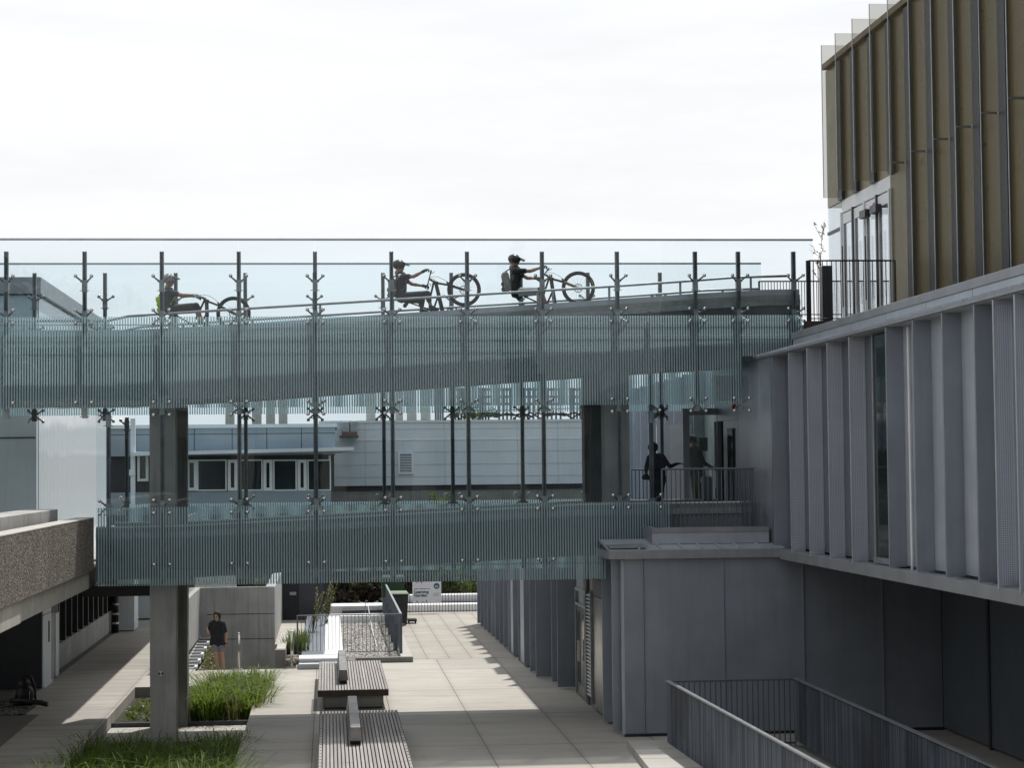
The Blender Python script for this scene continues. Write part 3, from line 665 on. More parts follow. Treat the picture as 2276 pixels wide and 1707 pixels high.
def fin(u, w, perforated):
    p = PX(u, 1000, XO); y = p.y
    if perforated:
        g = G(); x0, x1 = XO, XO+.29; f = .030
        for a, b, c, d in ((x0, x0+f, UZ0-.03, UZ1-.08), (x1-f, x1, UZ0-.03, UZ1-.08), (x0+f, x1-f, UZ0-.03, UZ0+.03), (x0+f, x1-f, UZ1-.14, UZ1-.08)): g.box(a, b, y, y+.05, c, d)
        o = g.build('perforated_fin', m_metal2, mb); G().box(x0+f, x1-f, y+.006, y+.010, UZ0+.03, UZ1-.14).build('mesh_sheet', m_perf, o)
        G().box(x0+f+.01, x1-f-.01, y+.040, y+.046, UZ0+.03, UZ1-.14).build('backing_sheet', m_metal, o)
    else: G().box(XO, XF_, y, y+.05, UZ0+.02, UZ1-.08).build('fin', m_metal, mb, bevel=.004)
for u in (1716.7, 1756, 1797, 1842, 1891): fin(u, .29, True)
for u in (1973, 2033.5, 2099, 2171): fin(u, .21, False)
fin(2214, .29, True)
for u in (2262, 2330, 2405, 2490): fin(u, .29, True)
for u in (2590, 2700, 2830, 2980, 3150, 3350): fin(u, .21, False)
G().box(XF_-.05, XF_-.003, 32.36, 34.0, UZ0+.12, UZ1-.02).build('window', m_dglass, mb)
wf = G(); wf.box(XF_-.07, XF_-.052, 33.96, 34.04, UZ0+.1, UZ1); wf.box(XF_-.09, XF_-.0, 32.36, 34.04, UZ0+.02, UZ0+.12); wf.build('window_frame', m_fascia, mb)
G().tube([(XF_-.04, 31.9, UZ0), (XF_-.04, 31.9, UZ1-.1)], .022, 8).build('downpipe', m_white, mb)
G().box(XO+.02, XF_+.35, 12, 40.9, 3.60, 3.80).build('soffit_fascia', m_fascia, mb, bevel=.004)
G().box(XF_+.36, xs_+.4, 12, 40.62, 3.72, 3.9).build('soffit', m_bronze, mb)
# gutter, short seamed roof, upstand
G().box(XO+.03, XF_, 12, 43.0, UZ1-.075, UZ1-.005).build('gutter', m_fascia, mb, bevel=.006)
g = G(); y = 14.0
while y < 43.0:
    g = G(); g.prism([(XO-.03, y, 7.88), (XO-.03, y+.02, 7.88), (XO+.66, y+.02, 8.02), (XO+.66, y, 8.02)], (0, 0, .045)); y += .42; g.build('roof_seam', m_metal2, mb)
G().prism([(XO-.02, 12, 7.878), (XO-.02, 43.0, 7.878), (XO+.66, 43.0, 8.018), (XO+.66, 12, 8.018)], (0, 0, -.05)).build('eave_roof', m_fascia, mb)
XU_ = XO+.66
for k, (a, b) in enumerate(((12, 25.0), (25.02, 27.4), (27.42, 29.8), (29.82, 32.2), (32.22, 34.6), (34.62, 37.0), (37.02, 39.4), (39.42, 41.7))):
    G().box(XU_, XU_+.1, a, b, 7.9, 8.215).build('upstand_panel', m_metal2, mb)
G().box(XU_-.02, XU_+.35, 12, 41.75, 8.217, 8.365).build('upstand_cap', m_fascia, mb, bevel=.006)
G().box(XU_+.1, 13, 12, 41.7, 7.9, 8.1).build('flat_roof', m_fascia, mb)
# doorway to the bridge landing
dY = 46.9; dl = thing('entrance_door', (8.6, dY, 4.2), 'grey framed glass door standing open at the lower bridge landing', 'door')
a_ = PY(1517, 908, dY); b_ = PY(1606, 1157, dY); g = G(); zt, zb = a_.z, b_.z; wd = .16
g.box(a_.x, a_.x+wd, dY, dY+.05, zb, zt); g.box(b_.x-.1, b_.x, dY, dY+.05, zb, zt); g.box(a_.x+wd, b_.x-.1, dY, dY+.05, zt-.16, zt); g.box(a_.x+wd, b_.x-.1, dY, dY+.05, zb, zb+.22); g.build('door_frame', m_metal, dl, bevel=.006)
G().box(a_.x+wd, b_.x-.1, dY+.02, dY+.03, zb+.22, zt-.16).build('door_pane', glassmat('door_glass', (.90, .95, .92), .9, back=((.60, .68, .63), .14)), dl)
q = PY(1563, 985, dY); G().box(q.x-.1, q.x+.11, dY+.012, dY+.018, q.z-.19, q.z+.13).build('notice', mat('notice_paper', (.20, .25, .25), .7), dl)
G().tube([(b_.x-.16, dY-.06, 5.0), (b_.x-.16, dY-.06, 5.4)], .013, 6).build('handle', m_stain, dl)
rm = G(); rm.box(8.3, 9.2, 49.9, 50.0, 4.2, 6.6); rm.build('landing_wall', m_white, mb)
mono(G().box(8.55, 8.75, 45.0, 45.25, 4.22, 5.25).box(8.53, 8.77, 44.98, 45.27, 5.15, 5.27).box(8.56, 8.74, 45.01, 45.24, 5.27, 5.3), 'litter_bin', m_rail, (8.65, 45.1, 4.22), 'slim dark grey metal litter bin beside the open landing door', 'bin')
q = PY(1634, 905, 44.9); al = thing('alarm_bell', (q.x, 44.9, q.z), 'small red alarm bell on the wall above the landing door', 'alarm')
G().tube([(q.x, 44.9, q.z), (q.x, 44.82, q.z)], .085, 14).build('bell', m_red, al, smooth=False); G().box(q.x-.05, q.x+.05, 44.9, 44.98, q.z+.02, q.z+.17).build('backbox', m_red, al)
# pale notice board above the landing behind the striped glass
a_ = PY(1588, 835, 45.2); b_ = PY(1640, 890, 45.2)
sg = thing('wall_sign', ((a_.x+b_.x)/2, 45.2, b_.z), 'pale wall sign with two rows of dark letters behind the striped glass', 'sign')
G().box(a_.x, b_.x, 45.2, 45.24, b_.z, a_.z).build('board', m_signw, sg)
for r_, (n, zz) in enumerate(((6, .32), (7, .72))):
    for k in range(n):
        x = a_.x+.06+k*(b_.x-a_.x-.1)/7; z = a_.z-(a_.z-b_.z)*zz; G().box(x, x+.028, 45.188, 45.199, z-.05, z+.05+.02*(k % 3)).build('letter', m_ink, sg)
# ================================================================== RIGHT: BRONZE GLASS BUILDING
gb = thing('glass_building', (14, 42, 8), 'tall building behind bronze tinted vertical glass fins, upper right', 'building')
XG, XGF = 12.24, 12.66
G().box(XGF, XGF+.4, 10, 43.55, 7.9, 15.55).build('wall', m_goldwall, gb)
G().box(XGF, XGF+.4, 43.55, 49.3, 12.05, 15.55).build('wall', m_goldwall, gb)
G().box(XGF+.4, 30, 10, 43.5, 7.9, 15.5).box(XGF+.401, 29.9, 43.5, 49.25, 12.06, 15.49).build('core', m_dark, gb)
G().box(XGF+.01, 24, 43.5, 49.25, 8.2, 8.6).build('lobby_floor', m_conclt, gb)
G().box(XG+.3, XGF+.5, 10, 49.2, 15.56, 15.70).build('roof_edge', mat('tan_roof_edge', (.20, .155, .10), .6), gb)
G().box(XGF, XGF+.3, 10, 49.32, 15.705, 15.78).build('roof_edge', m_bronze, gb)
fy = [48.026, 46.677, 45.13, 43.636, 42.181, 40.646, 39.096, 37.66, 36.144, 34.647, 33.15, 31.6, 30.1, 28.6, 27.1, 25.6, 24.1, 22.6, 21.1, 19.6, 18.1, 16.6, 15.1]
for i, y in enumerate(fy):
    mm = m_goldpale if i == 0 else m_gold
    ob = G().box(XG, XGF+.28, y, y+.025, 12.14, 15.95).build('screen_fin', mm, gb)
    if i > 3: G().box(XG, XGF+.28, y+.0, y+.025, 8.0, 12.10).build('screen_fin', mm, gb)
    G().box(XGF-.08, XGF+.02, y-.42, y-.02, 8.0 if i > 3 else 12.06, 15.5).build('mullion', m_bronze, gb)
    G().box(XG-.006, XG+.006, y-.006, y+.03, 8.0 if i > 3 else 12.14, 15.95).build('fin_edge', m_galv, gb)
    if i > 3: G().box(XG+.02, XGF-.09, y+.03, y+.07, 12.10, 12.14).build('fin_clamp', m_galv, gb)
# entrance
G().box(XGF, XGF+.1, 43.58, 47.9, 11.75, 12.05).build('door_head', m_frame, gb)
ent = [43.65, 44.7, 45.75, 46.8, 47.85]
for k, y in enumerate(ent): G().box(XGF-.06, XGF+.08, y-.045, y+.045, 8.6, 11.75).build('door_jamb', m_frame if k % 2 == 0 else m_bronze, gb)
for a, b in zip(ent, ent[1:]):
    lf = G().box(XGF-.02, XGF+.03, a+.05, b-.05, 8.65, 8.9).box(XGF-.02, XGF+.03, a+.05, b-.05, 11.45, 11.7).box(XGF-.02, XGF+.03, a+.05, a+.13, 8.9, 11.45).box(XGF-.02, XGF+.03, b-.13, b-.05, 8.9, 11.45).build('door_leaf', m_frame, gb)
    G().box(XGF+.0, XGF+.012, a+.131, b-.131, 8.9, 11.45).build('door_pane', m_paleglass, lf)
    G().tube([(XGF-.08, b-.2, 9.4), (XGF-.08, b-.2, 10.9)], .018, 6).build('door_handle', m_bronze, lf)
for y in (44.2, 45.1): G().box(XGF-.2, XGF-.065, y, y+.5, 11.3, 11.48).build('door_closer', m_bronze, gb)
q = PX(1942, 463, XGF-.03); G().tube([(XGF-.02, q.y, q.z), (XGF-.035, q.y, q.z)], .14, 16).build('red_sticker', m_red, gb)
G().box(XGF-.01, XGF+.01, 47.92, 49.25, 8.6, 12.02).build('corner_window', m_paleglass, gb)
G().box(XGF, XGF+6, 49.23, 49.25, 8.6, 12.02).build('end_window', m_paleglass, gb)
G().box(XGF-.03, XGF+.03, 47.92, 49.27, 11.35, 11.42).build('window_rail', m_bronze, gb)
G().box(XGF+.4, XGF+1.4, 43.6, 43.7, 8.6, 12.0).build('lobby_wall', m_white, gb)
# terrace between bridge and entrance
tr = thing('terrace', (11.4, 44.5, 8.2), 'dark edged roof terrace with bar railing before the glass entrance', 'terrace')
G().box(10.36, XGF, 42.35, 50.6, 8.25, 8.6).build('deck', m_concdk, tr)
G().box(10.3, XGF, 42.29, 42.345, 8.2, 8.66).build('edge_board', m_brown, tr)
def barrail(parent, a, b, z0, z1, n, name='railing', m=None, rb=.010, rr=.02, cap=None):
    m = m or m_dark; a = Vector(a); b = Vector(b); g = G()
    g.tube([(a.x, a.y, z1), (b.x, b.y, z1)], rr, 6); g.tube([(a.x, a.y, z0+.06), (b.x, b.y, z0+.06)], rr*.7, 6)
    for k in range(n+1):
        p = a.lerp(b, k/n); g.tube([(p.x, p.y, z0), (p.x, p.y, z1)], rb if 0 < k < n else rr*1.3, 5)
    return g.build(name, m, parent)
zr = PY(1800, 579, 42.4).z
barrail(tr, (PY(1798, 600, 42.4).x, 42.4, 0), (XG+.12, 42.4, 0), 8.66, zr, 19)
G().box(PY(1798, 600, 42.4).x-.06, PY(1798, 600, 42.4).x+.03, 42.36, 42.44, 8.4, zr).build('end_post', m_dark, tr)
a_ = PY(1687, 625, 49); b_ = PY(1800, 625, 49); barrail(tr, (a_.x, 49, 0), (14.2, 49, 0), a_.z-.9, a_.z, 44)
q = PY(1834.5, 592, 44.2); mono(G().box(q.x-.11, q.x+.11, 44.0, 44.35, 8.6, q.z).box(q.x-.09, q.x+.09, 43.99, 44.0, 8.7, 9.0), 'terrace_bin', m_bronze, (q.x, 44.2, 8.6), 'tall charcoal bin on the terrace before the glass doors', 'bin', bevel=.02)
# ================================================================== RAMP RAILING bottom right
rr_ = thing('ramp_railing', (7.6, 34, 0), 'dark blue grey slatted railing round the sunken ramp, bottom right', 'railing')
c0 = PZ(1484, 1516, 1.32); e0 = PZ(1830, 1707, 1.32); c1 = Vector((c0.x+2.53, c0.y, 1.32)); 
dirl = (e0-c0).normalized(); e0 = c0+dirl*16; e1 = c1+Vector((0, -16, 0))
def slatwall(a, b, z0, z1, pitch, depth):
    L = (b-a).length; d = (b-a).normalized(); g = G(); n = int(L/pitch); nrm = Vector((-d.y, d.x, 0))
    for k in range(n):
        p = a+d*(k*pitch); w = d*(.006); q = nrm*depth
        g.prism([(p-w-q).to_tuple()[:2]+(z0,), (p+w-q).to_tuple()[:2]+(z0,), (p+w+q).to_tuple()[:2]+(z0,), (p-w+q).to_tuple()[:2]+(z0,)], (0, 0, z1-z0))
    return g
for a, b in ((c0, e0), (c1, e1)):
    slatwall(a, b, .13, 1.30, .055, .022).build('slats', m_slat, rr_)
    g = G(); d = (b-a).normalized(); nrm = Vector((-d.y, d.x, 0))*.035
    g.prism([a-nrm-d*.03, a+nrm-d*.03, b+nrm, b-nrm], (0, 0, .03)); g.build('cap_rail', m_railcap, rr_)
    g = G(); g.prism([(a-nrm*.2).to_tuple()[:2]+(.16,), (a+nrm*.2).to_tuple()[:2]+(.16,), (b+nrm*.2).to_tuple()[:2]+(.16,), (b-nrm*.2).to_tuple()[:2]+(.16,)], (0, 0, .05)); g.build('bottom_rail', m_rail, rr_)
g = G(); 
for k in range(25):
    p = c0.lerp(c1, k/24); g.box(p.x-.009, p.x+.009, p.y-.02, p.y+.02, .0, 1.30)
g.box(c0.x, c1.x, c0.y-.03, c0.y+.03, 1.302, 1.335); g.box(c0.x, c1.x, c0.y-.02, c0.y+.02, .06, .10); g.build('end_bars', m_rail, rr_)
# plinth with pale pavers beside the railing
p0 = PZ(1393, 1646, .14); p1 = PZ(1442, 1707, .14)
structure(G().prism([(p0.x, p0.y, -.01), (c0.x+.05, p0.y, -.01), (e0.x+.05, e0.y, -.01), (p1.x+.2, e0.y, -.01), (p1.x, p1.y, -.01)], (0, 0, .15)), 'plinth', m_step)
structure(G().box(c0.x+.1, c1.x+2.4, 12, c0.y-.02, -.2, .02), 'ramp_floor', m_concdk)
# ================================================================== LEFT: CONCRETE WALKWAY
XL = -4.842
wk = thing('concrete_walkway', (XL-1, 34, 3.1), 'raised concrete walkway with rough aggregate parapet, lower left', 'walkway')
def sidebox(x0, x1, y0, y1, z0, z1, n, m, par, bev=.012): return G().box(x0, x1, y0, y1, z0, z1).build(n, m, par, bevel=bev)
sidebox(XL-.35, XL, 12, 42.0, 3.50, 4.57, 'aggregate_parapet', m_agg, wk)
sidebox(XL-.36, XL+.004, 12, 42.0, 4.572, 4.60, 'parapet_cap', m_conclt, wk, .008)
sidebox(XL-3.8, XL-.10, 32.6, 42.0, 3.12, 3.495, 'slab_edge', m_conclt, wk)
sidebox(XL-3.8, XL-.06, 12, 32.52, 3.12, 3.495, 'slab_edge', m_conclt, wk)
sidebox(XL-.35, XL-.12, 42.0, 42.25, 3.3, 4.5, 'end_block', m_dark, wk)
for a, b in ((12, 30.5), (30.54, 33.2), (33.24, 36.6), (36.64, 40.6)): sidebox(XL-1.2, XL-.55, a, b, 4.2, 4.80, 'inner_wall', m_conc, wk)
sidebox(-9, XL-1.21, 12, 41, 3.5, 4.3, 'walk_deck', m_conclt, wk)
# beyond the bridge the slab carries on over the path
sidebox(-12, -5.05, 47.4, 78, 3.05, 3.5, 'far_slab', m_conc, wk)
sidebox(-5.2, -5.02, 47.4, 78, 3.505, 3.95, 'far_upstand', m_concdk, wk)
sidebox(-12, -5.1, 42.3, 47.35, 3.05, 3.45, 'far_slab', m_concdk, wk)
# ------------------------------------------------------------------ left building with channel glass
lb = thing('side_building', (-9, 55, 3.5), 'slate clad building with pale ribbed glass side, behind the left end of the footbridge', 'building')
xc = -7.16
G().box(-16, xc, 50, 50.3, 3.5, 9.94).build('front_wall', m_wall_gb, lb, bevel=.01)
G().box(-16, xc-.02, 49.985, 49.998, PY(60, 973, 50).z-.015, PY(60, 973, 50).z+.015).build('wall_joint', m_dark, lb)
G().box(-16, xc+.12, 49.9, 66.5, 9.96, 10.38).build('roof_fascia', m_fascia, lb, bevel=.01)
g = G()
for k in range(62): g.box(xc-.02, xc+.02, 50.32+k*.26, 50.56+k*.26, 3.5, 9.94)
g.build('ribbed_glass', m_uglass, lb)
G().box(-16, xc-.25, 50.3, 66.4, 3.5, 9.9).build('core', m_wall_lb, lb)
# ------------------------------------------------------------------ left ground floor wall with fins
lw = thing('undercroft_wall', (-7.6, 62, 0), 'concrete wall topped by dark vertical fins below the left walkway', 'wall')
G().box(-8.1, -7.55, 55.6, 74, 0, .72).build('plinth', m_conc, lw, bevel=.01)
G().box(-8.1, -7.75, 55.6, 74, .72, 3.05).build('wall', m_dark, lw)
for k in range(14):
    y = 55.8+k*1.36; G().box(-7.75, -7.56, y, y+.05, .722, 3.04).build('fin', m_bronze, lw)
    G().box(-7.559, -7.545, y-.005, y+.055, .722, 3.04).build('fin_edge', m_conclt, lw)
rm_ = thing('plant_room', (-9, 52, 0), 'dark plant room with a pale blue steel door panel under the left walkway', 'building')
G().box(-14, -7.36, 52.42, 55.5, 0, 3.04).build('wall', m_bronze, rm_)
G().box(-7.36, -7.33, 52.40, 53.9, .06, 1.85).build('steel_panel', m_wall_lb, rm_); G().box(-7.36, -7.33, 52.40, 53.9, 1.87, 3.04).build('steel_panel', m_wall_lb, rm_)
G().box(-7.36, -7.29, 52.38, 53.92, 0, .055).build('base_plate', m_white, rm_)
G().box(-7.359, -7.32, 54.7, 55.35, .05, 1.75).build('door', m_wall_lb, rm_); G().box(-7.36, -7.345, 53.93, 54.68, 0, 1.8).build('concrete_strip', m_conc, rm_)
G().box(-7.329, -7.31, 53.35, 53.5, 1.1, 1.65).build('slot', m_dark, rm_)
bx_ = thing('service_cabinet', (-6.9, 73, 0), 'pale blue steel cabinet at the far end of the left path', 'cabinet')
G().box(-7.5, -6.75, 70.6, 72.0, .03, 1.85).build('body', m_wall_lb, bx_, bevel=.01); G().box(-7.45, -6.8, 70.65, 71.95, 0, .03).build('base', m_dark, bx_)
g = G().tube([(-7.35, 70.1, 0), (-7.35, 70.1, 3.0)], .11, 12)
vp = thing('vent_pipe', (-7.35, 70.1, 0), 'black vertical pipe with shiny clamps beside the pale blue cabinet', 'pipe'); g.build('pipe', m_black, vp, smooth=True)
for z in (.3, .62, .95, 1.3): G().tube([(-7.35, 70.1, z), (-7.35, 70.1, z+.07)], .13, 12).build('clamp', m_stain, vp)
b2 = thing('service_cabinet', (-6.7, 76, 0), 'taller grey blue cabinet behind the black pipe on the left path', 'cabinet')
G().box(-7.6, -6.5, 76, 78, .05, 2.3).build('body', m_wall_gb, b2, bevel=.01); G().box(-6.49, -6.47, 76.05, 77.9, .1, 2.25).build('side_panel', m_wall_lb, b2)
mono(G().box(-10, -3.8, 83, 83.4, -1, 2.6), 'end_wall', m_conc, (-7, 83, -1), 'concrete wall closing the far end of the left path', 'wall')
# planter box at the far left edge and leaf blower
bp = thing('planter_box', (-8.6, 49.5, 0), 'stacked concrete planter box with dark shrub at the left edge', 'planter')
q = PZ(0, 1560, 0)
G().box(-10, -8.43, 48.6, 50.4, .0, .28).build('block', m_concdk, bp, bevel=.015); G().box(-10, -8.36, 48.5, 50.5, .285, .62).build('block', m_concdk, bp, bevel=.015)
foliage(420, [((-8.7, 49.2, .85), (.42, .4, .35)), ((-9.2, 49.6, 1.0), (.4, .4, .4)), ((-8.6, 50.0, .75), (.3, .3, .3))], .07, 21).build('shrub', m_leafdk, bp, recalc=False)
bq = thing('leaf_blower', (-7.7, 48.6, .01), 'black backpack leaf blower lying on the dark gravel', 'leaf blower')
q0 = PY(57, 1541, 48.4)
g = G().sphere((q0.x-.02, 48.5, .27), .2, 14, 9, (1.05, .9, 1.2)).sphere((q0.x-.05, 48.55, .5), .15, 12, 8, (.95, .9, 1)).box(q0.x-.3, q0.x+.16, 48.4, 48.75, .02, .10)
g.build('motor_housing', m_gravelbag, bq, smooth=True)
G().tube([(q0.x-.28, 48.62, .05), (q0.x-.22, 48.66, .42), (q0.x-.1, 48.68, .68), (q0.x+.08, 48.68, .68), (q0.x+.17, 48.66, .45), (q0.x+.2, 48.62, .05)], .028, 8).build('back_frame', m_gravelbag, bq, smooth=True)
G().tube([(q0.x-.34, 48.35, .13), (q0.x-.1, 48.2, .17), (q0.x+.3, 48.05, .13), (q0.x+.56, 47.95, .09)], [.06, .06, .052, .065], 12).build('blower_tube', m_gravelbag, bq, smooth=True)
g = G()
for k in range(4): g.torus((q0.x+.2+.05*k, 48.08-.013*k, .142-.005*k), (1, -.3, -.1), .054, .008, 16, 6)
g.build('tube_ribs', m_dark, bq, smooth=True)
G().tube([(q0.x+.09, 48.32, .12), (q0.x+.11, 48.30, .36)], .011, 6).build('strap_buckle', m_stain, bq)
# ================================================================== BENCHES
def bench(x0, x1, y0, y1, bxs, byn, byf, label, leg_y):
    b = thing('slatted_bench', ((x0+x1)/2, (y0+y1)/2, 0), label, 'bench', 'long slatted platform benches')
    g = G(); n = 24; w = (x1-x0)/n; segs = []
    y = y0; 
    while y < y1-.05:
        e = min(y+2.35, y1); segs.append((y, e-.008)); y = e
    for k in range(n):
        for a, e in segs: j = random.uniform(-.004, .004); g.box(x0+k*w+.011, x0+(k+1)*w-.011, a+j, e+j, .412, .452+random.uniform(-.002, .002))
    g.build('seat_slats', m_wood, b)
    G().box(x0-.005, x1+.005, y0-.03, y0-.002, .30, .45).build('end_fascia', m_brown, b, bevel=.004)
    G().box(x0-.004, x0+.01, y0, y1, .31, .45).build('side_fascia', m_brown, b); G().box(x1-.01, x1+.004, y0, y1, .31, .45).build('side_fascia', m_brown, b)
    G().box(x0+.02, x1-.02, y0+.02, y1-.02, .30, .405).build('frame', m_dark, b)
    G().box(x0+.11, x1-.11, y0+.12, y1-.1, .035, .30).build('base', m_concdk, b, bevel=.006); G().box(x0+.14, x1-.14, y0+.16, y1-.15, 0, .034).build('foot_plate', m_black, b)
    g = G(); y = y0+.1
    while y < y1: 
        for x in (x0+.035, x1-.035): g.tube([(x, y, .45), (x, y, .461)], .013, 6)
        y += .38
    g.build('screws', m_black, b)
    xa, xb = bxs; m_ = .03
    k = G(); prof = [(xa-m_, .53), (xb+m_, .53), (xb, .79), (xa, .79)]
    ymid = byn+(byf-byn)*.42
    for a, e in ((byn, ymid-.004), (ymid+.004, byf)): k.prism([(x, a, z) for x, z in prof], (0, e-a, 0))
    o = k.build('backrest', m_blk2, b, bevel=.012)
    for yy in leg_y: G().box(xa+.0, xb-.0, yy, yy+.12, .452, .53).build('backrest_foot', m_black, b)
    return b
bench(-.26, 1.36, 46.4, 53.5, (.24, .42), 47.65, 52.9, 'far slatted timber platform bench with tapered metal backrest, in full sun', (47.8, 50, 52.5))
bench(-.20, 1.42, 32.5, 42.35, (.38, .57), 37.0, 42.1, 'near slatted timber platform bench with long metal backrest, running out of the bottom edge', (37.15, 39.6, 41.8))
tag(G().box(-.42, -.29, 45.6, 48.6, -.02, .003).build('drain_strip', m_asph), 'dark narrow drain strip in the paving left of the far bench', 'drain')
# ================================================================== STAIR AREA
sw = thing('stair_wall', (-3, 62, -1.7), 'stained board marked concrete walls around the stairwell', 'wall')
YW = 64.; a_ = PY(458.5, 1307, YW); b_ = PY(610.4, 1307, YW)
G().box(a_.x, b_.x, YW, YW+.3, -2.2, a_.z).build('facing_wall', m_conc, sw, bevel=.012)
for v in (1365.5, 1421): z = PY(535, v, YW).z; G().box(a_.x+.01, b_.x-.01, YW-.004, YW+.01, z-.012, z+.012).build('pour_joint', m_bronze, sw)
G().box(b_.x-.3, b_.x-.005, YW+.305, 76, -2.2, a_.z-.02).build('return_wall', m_conc, sw)
G().box(-4.4, -4.06, 56.3, YW+.3, .30, a_.z).build('side_wall', m_conc, sw, bevel=.012)
G().box(a_.x+.0, -4.06, YW, YW+.2, .0, a_.z).build('side_wall', m_conc, sw)
for y0, y1 in ((56.4, 58.9), (58.92, 61.4), (61.42, YW)): G().box(-4.24, -4.22, y0, y1, a_.z, a_.z+1.0).build('glass_guard', m_glass, sw)
for k in range(3): w = (b_.x-a_.x)/3; G().box(a_.x+k*w+.01, a_.x+(k+1)*w-.01, YW+.14, YW+.16, a_.z, a_.z+1.0).build('glass_guard', m_glass, sw)
G().box(a_.x, b_.x, YW+.12, YW+.2, a_.z+1.0, a_.z+1.04).build('guard_rail', m_galv, sw)
# broad low steps along the left wall
ls_ = thing('broad_steps', (-4, 60, 0), 'broad low concrete steps with sun patches whitened on the kerb, left of the walking woman', 'steps')
g = G(); gn = G(); gw = G(); gd = G()
for k in range(20):
    y = 56.6+k*.72; z = .02+.024*k; g.box(-4.06, -3.72, y, y+.72, -.1, z); g.box(-5.0, -4.06, y, y+.72, -.1, min(z, .28)) if k < 11 else None
    gn.box(-4.055, -3.76, y+.01, y+.10, z, z+.014)
    gd.box(-4.05, -3.77, y+.105, y+.70, z+.001, z+.006)
    if k % 2 == 0: gw.box(-3.77, -3.70, y+.05, y+.62, .0, z+.045)  # white and dark blocks in turn stand for sun patches on the kerb
    else: gd.box(-3.77, -3.71, y-.07, y+.7, .0, z+.02)
g.build('step', m_conc, ls_); gn.build('nosing', m_white, ls_); gw.build('sunlit_blocks', m_white, ls_); gd.build('dark_tread_and_shade_blocks', m_bronze, ls_)
# stairs going down in the well
ds = thing('down_stairs', (-2.3, 58, -1.7), 'concrete stairs dropping out of sight behind the plaza edge', 'stairs')
g = G(); g.box(SX0, SX1, SY0, 57.6, -2.2, -.17)
for k in range(10): g.box(SX0, SX1, 57.6+k*.34, 57.6+(k+1)*.34, -2.2, -.17*(k+2))
g.build('steps', m_conc, ds)
tag(foliage(700, [((-3.45, 57.2+.5*k, -.2+.06*k), (.22, .3, .42)) for k in range(6)], .05, 31).build('climbing_plant', m_ivy, recalc=False), 'low reddish green climbing plant at the foot of the broad steps', 'plant')
def handpost(u, v, h, label):
    p = PZ(u, v, 0); o = thing('handrail_post', (p.x, p.y, 0), label, 'post', 'stainless stair posts')
    G().tube([p, p+Vector((0, 0, h))], .035, 12).build('post', m_stain, o, smooth=True); G().sphere(p+Vector((0, 0, h+.02)), .036, 10, 6).build('cap', m_ball, o, smooth=True)
    G().box(p.x-.11, p.x+.11, p.y-.06, p.y+.06, 0, .02).build('foot_plate', m_stain, o)
    G().tube([(p.x+.06, p.y+.02, .3), (p.x+.06, p.y+.02, h-.15)], .008, 6).build('rod', m_stain, o)
handpost(531, 1488, .97, 'stainless stair post standing right of the walking woman')
handpost(648, 1485, .98, 'stainless stair post between the concrete wall and the bar railing')
# ledge, rocks, planting, dark passage behind
ld = thing('concrete_ledge', (-1.5, 59, 0), 'stepped concrete ledge at the right end of the stairwell wall', 'ledge')
a2 = PZ(612, 1484, 0); b2_ = PZ(632, 1484, 0)
G().box(-1.5, -1.24, 57.0, 63, -.5, .48).build('upper_step', m_conclt, ld, bevel=.015); G().box(-1.52, -1.22, 56.6, 56.99, -.3, .5).build('end_block', m_concdk, ld, bevel=.015)
for i, (x, y, r, zz) in enumerate(((-1.12, 57.1, .17, .1), (-.95, 57.5, .15, .1), (-1.1, 57.9, .15, .12), (-.92, 58.3, .13, .1))):
    g = G().sphere((x, y, zz), r, 14, 9, (1.15, .9, .75))
    g.v = [tuple(Vector(p) + (Vector(p)-Vector((x, y, zz)))*(mnoise.noise(Vector(p)*4+Vector((i, 0, 0)))*.35)) for p in g.v]
    mono(g, 'boulder', m_rock, (x, y, 0), ('rounded tan boulder nearest the concrete ledge', 'rounded tan boulder beside the stair post foot', 'rounded boulder behind the front two boulders', 'small rounded boulder under the bar railing')[i], 'boulder', 'boulders by the railing', smooth=True)
for i, (x, y, h, n) in enumerate(((-1.0, 59.3, .85, 300), (-.98, 62.0, .75, 260))):
    g = blades(n, lambda r, x=x, y=y: (x+r.uniform(-.2, .2), y+r.uniform(-.3, .3), 0, 1.), h*.6, h, .5, .010, 50+i)
    mono(g, 'grass_clump', m_leaf, (x, y, 0), ('bushy green grass clump behind the boulders', 'green grass clump beside the ribbed vent')[i], 'plant', 'grass clumps by the vent', recalc=False)
for i, (x0, y, n) in enumerate(((-.62, 66, 7), (-.18, 69, 7))):
    g = G(); gl = G(); rnd = random.Random(77+i)
    for k in range(n):
        bx, a = x0+rnd.uniform(-.12, .12), rnd.uniform(.1, .35); h = rnd.uniform(1.3, 1.75); tp = Vector((bx+h*a, y+rnd.uniform(-.3, .3), h)); b0 = Vector((bx, y, 0))
        g.tube([b0, b0.lerp(tp, .5)+Vector((-.05, 0, .05)), tp], .012, 5)
        for q in range(44):
            f_ = .35+.65*q/44; c = b0.lerp(tp, f_); w = rnd.uniform(0, 6.28); d = Vector((math.cos(w)*.06, math.sin(w)*.06, .05)); s_ = Vector((-d.y, d.x, 0))*.28; gl.add([c, c+d*.6+s_, c+d*1.3, c+d*.6-s_], [(0, 1, 2, 3)])
    sp_ = thing('spurge_plant', (x0, y, 0), ('tall bottlebrush stemmed plant against the dark doorway', 'second bottlebrush stemmed plant beside the white coping')[i], 'plant', 'tall stemmed plants')
    g.build('stem', m_leafdk, sp_, recalc=False); gl.build('leaf_spikes', m_grassd, sp_, recalc=False)
dp = thing('passage_wall', (-1, 75, -.5), 'dark doorway wall in the passage behind the stairwell', 'wall')
G().box(-2.2, .05, 74.6, 75, -1, 3.2).build('wall', m_dark, dp); G().box(-1.1, -.2, 74.55, 74.59, -.4, 1.75).build('door', m_bronze, dp)
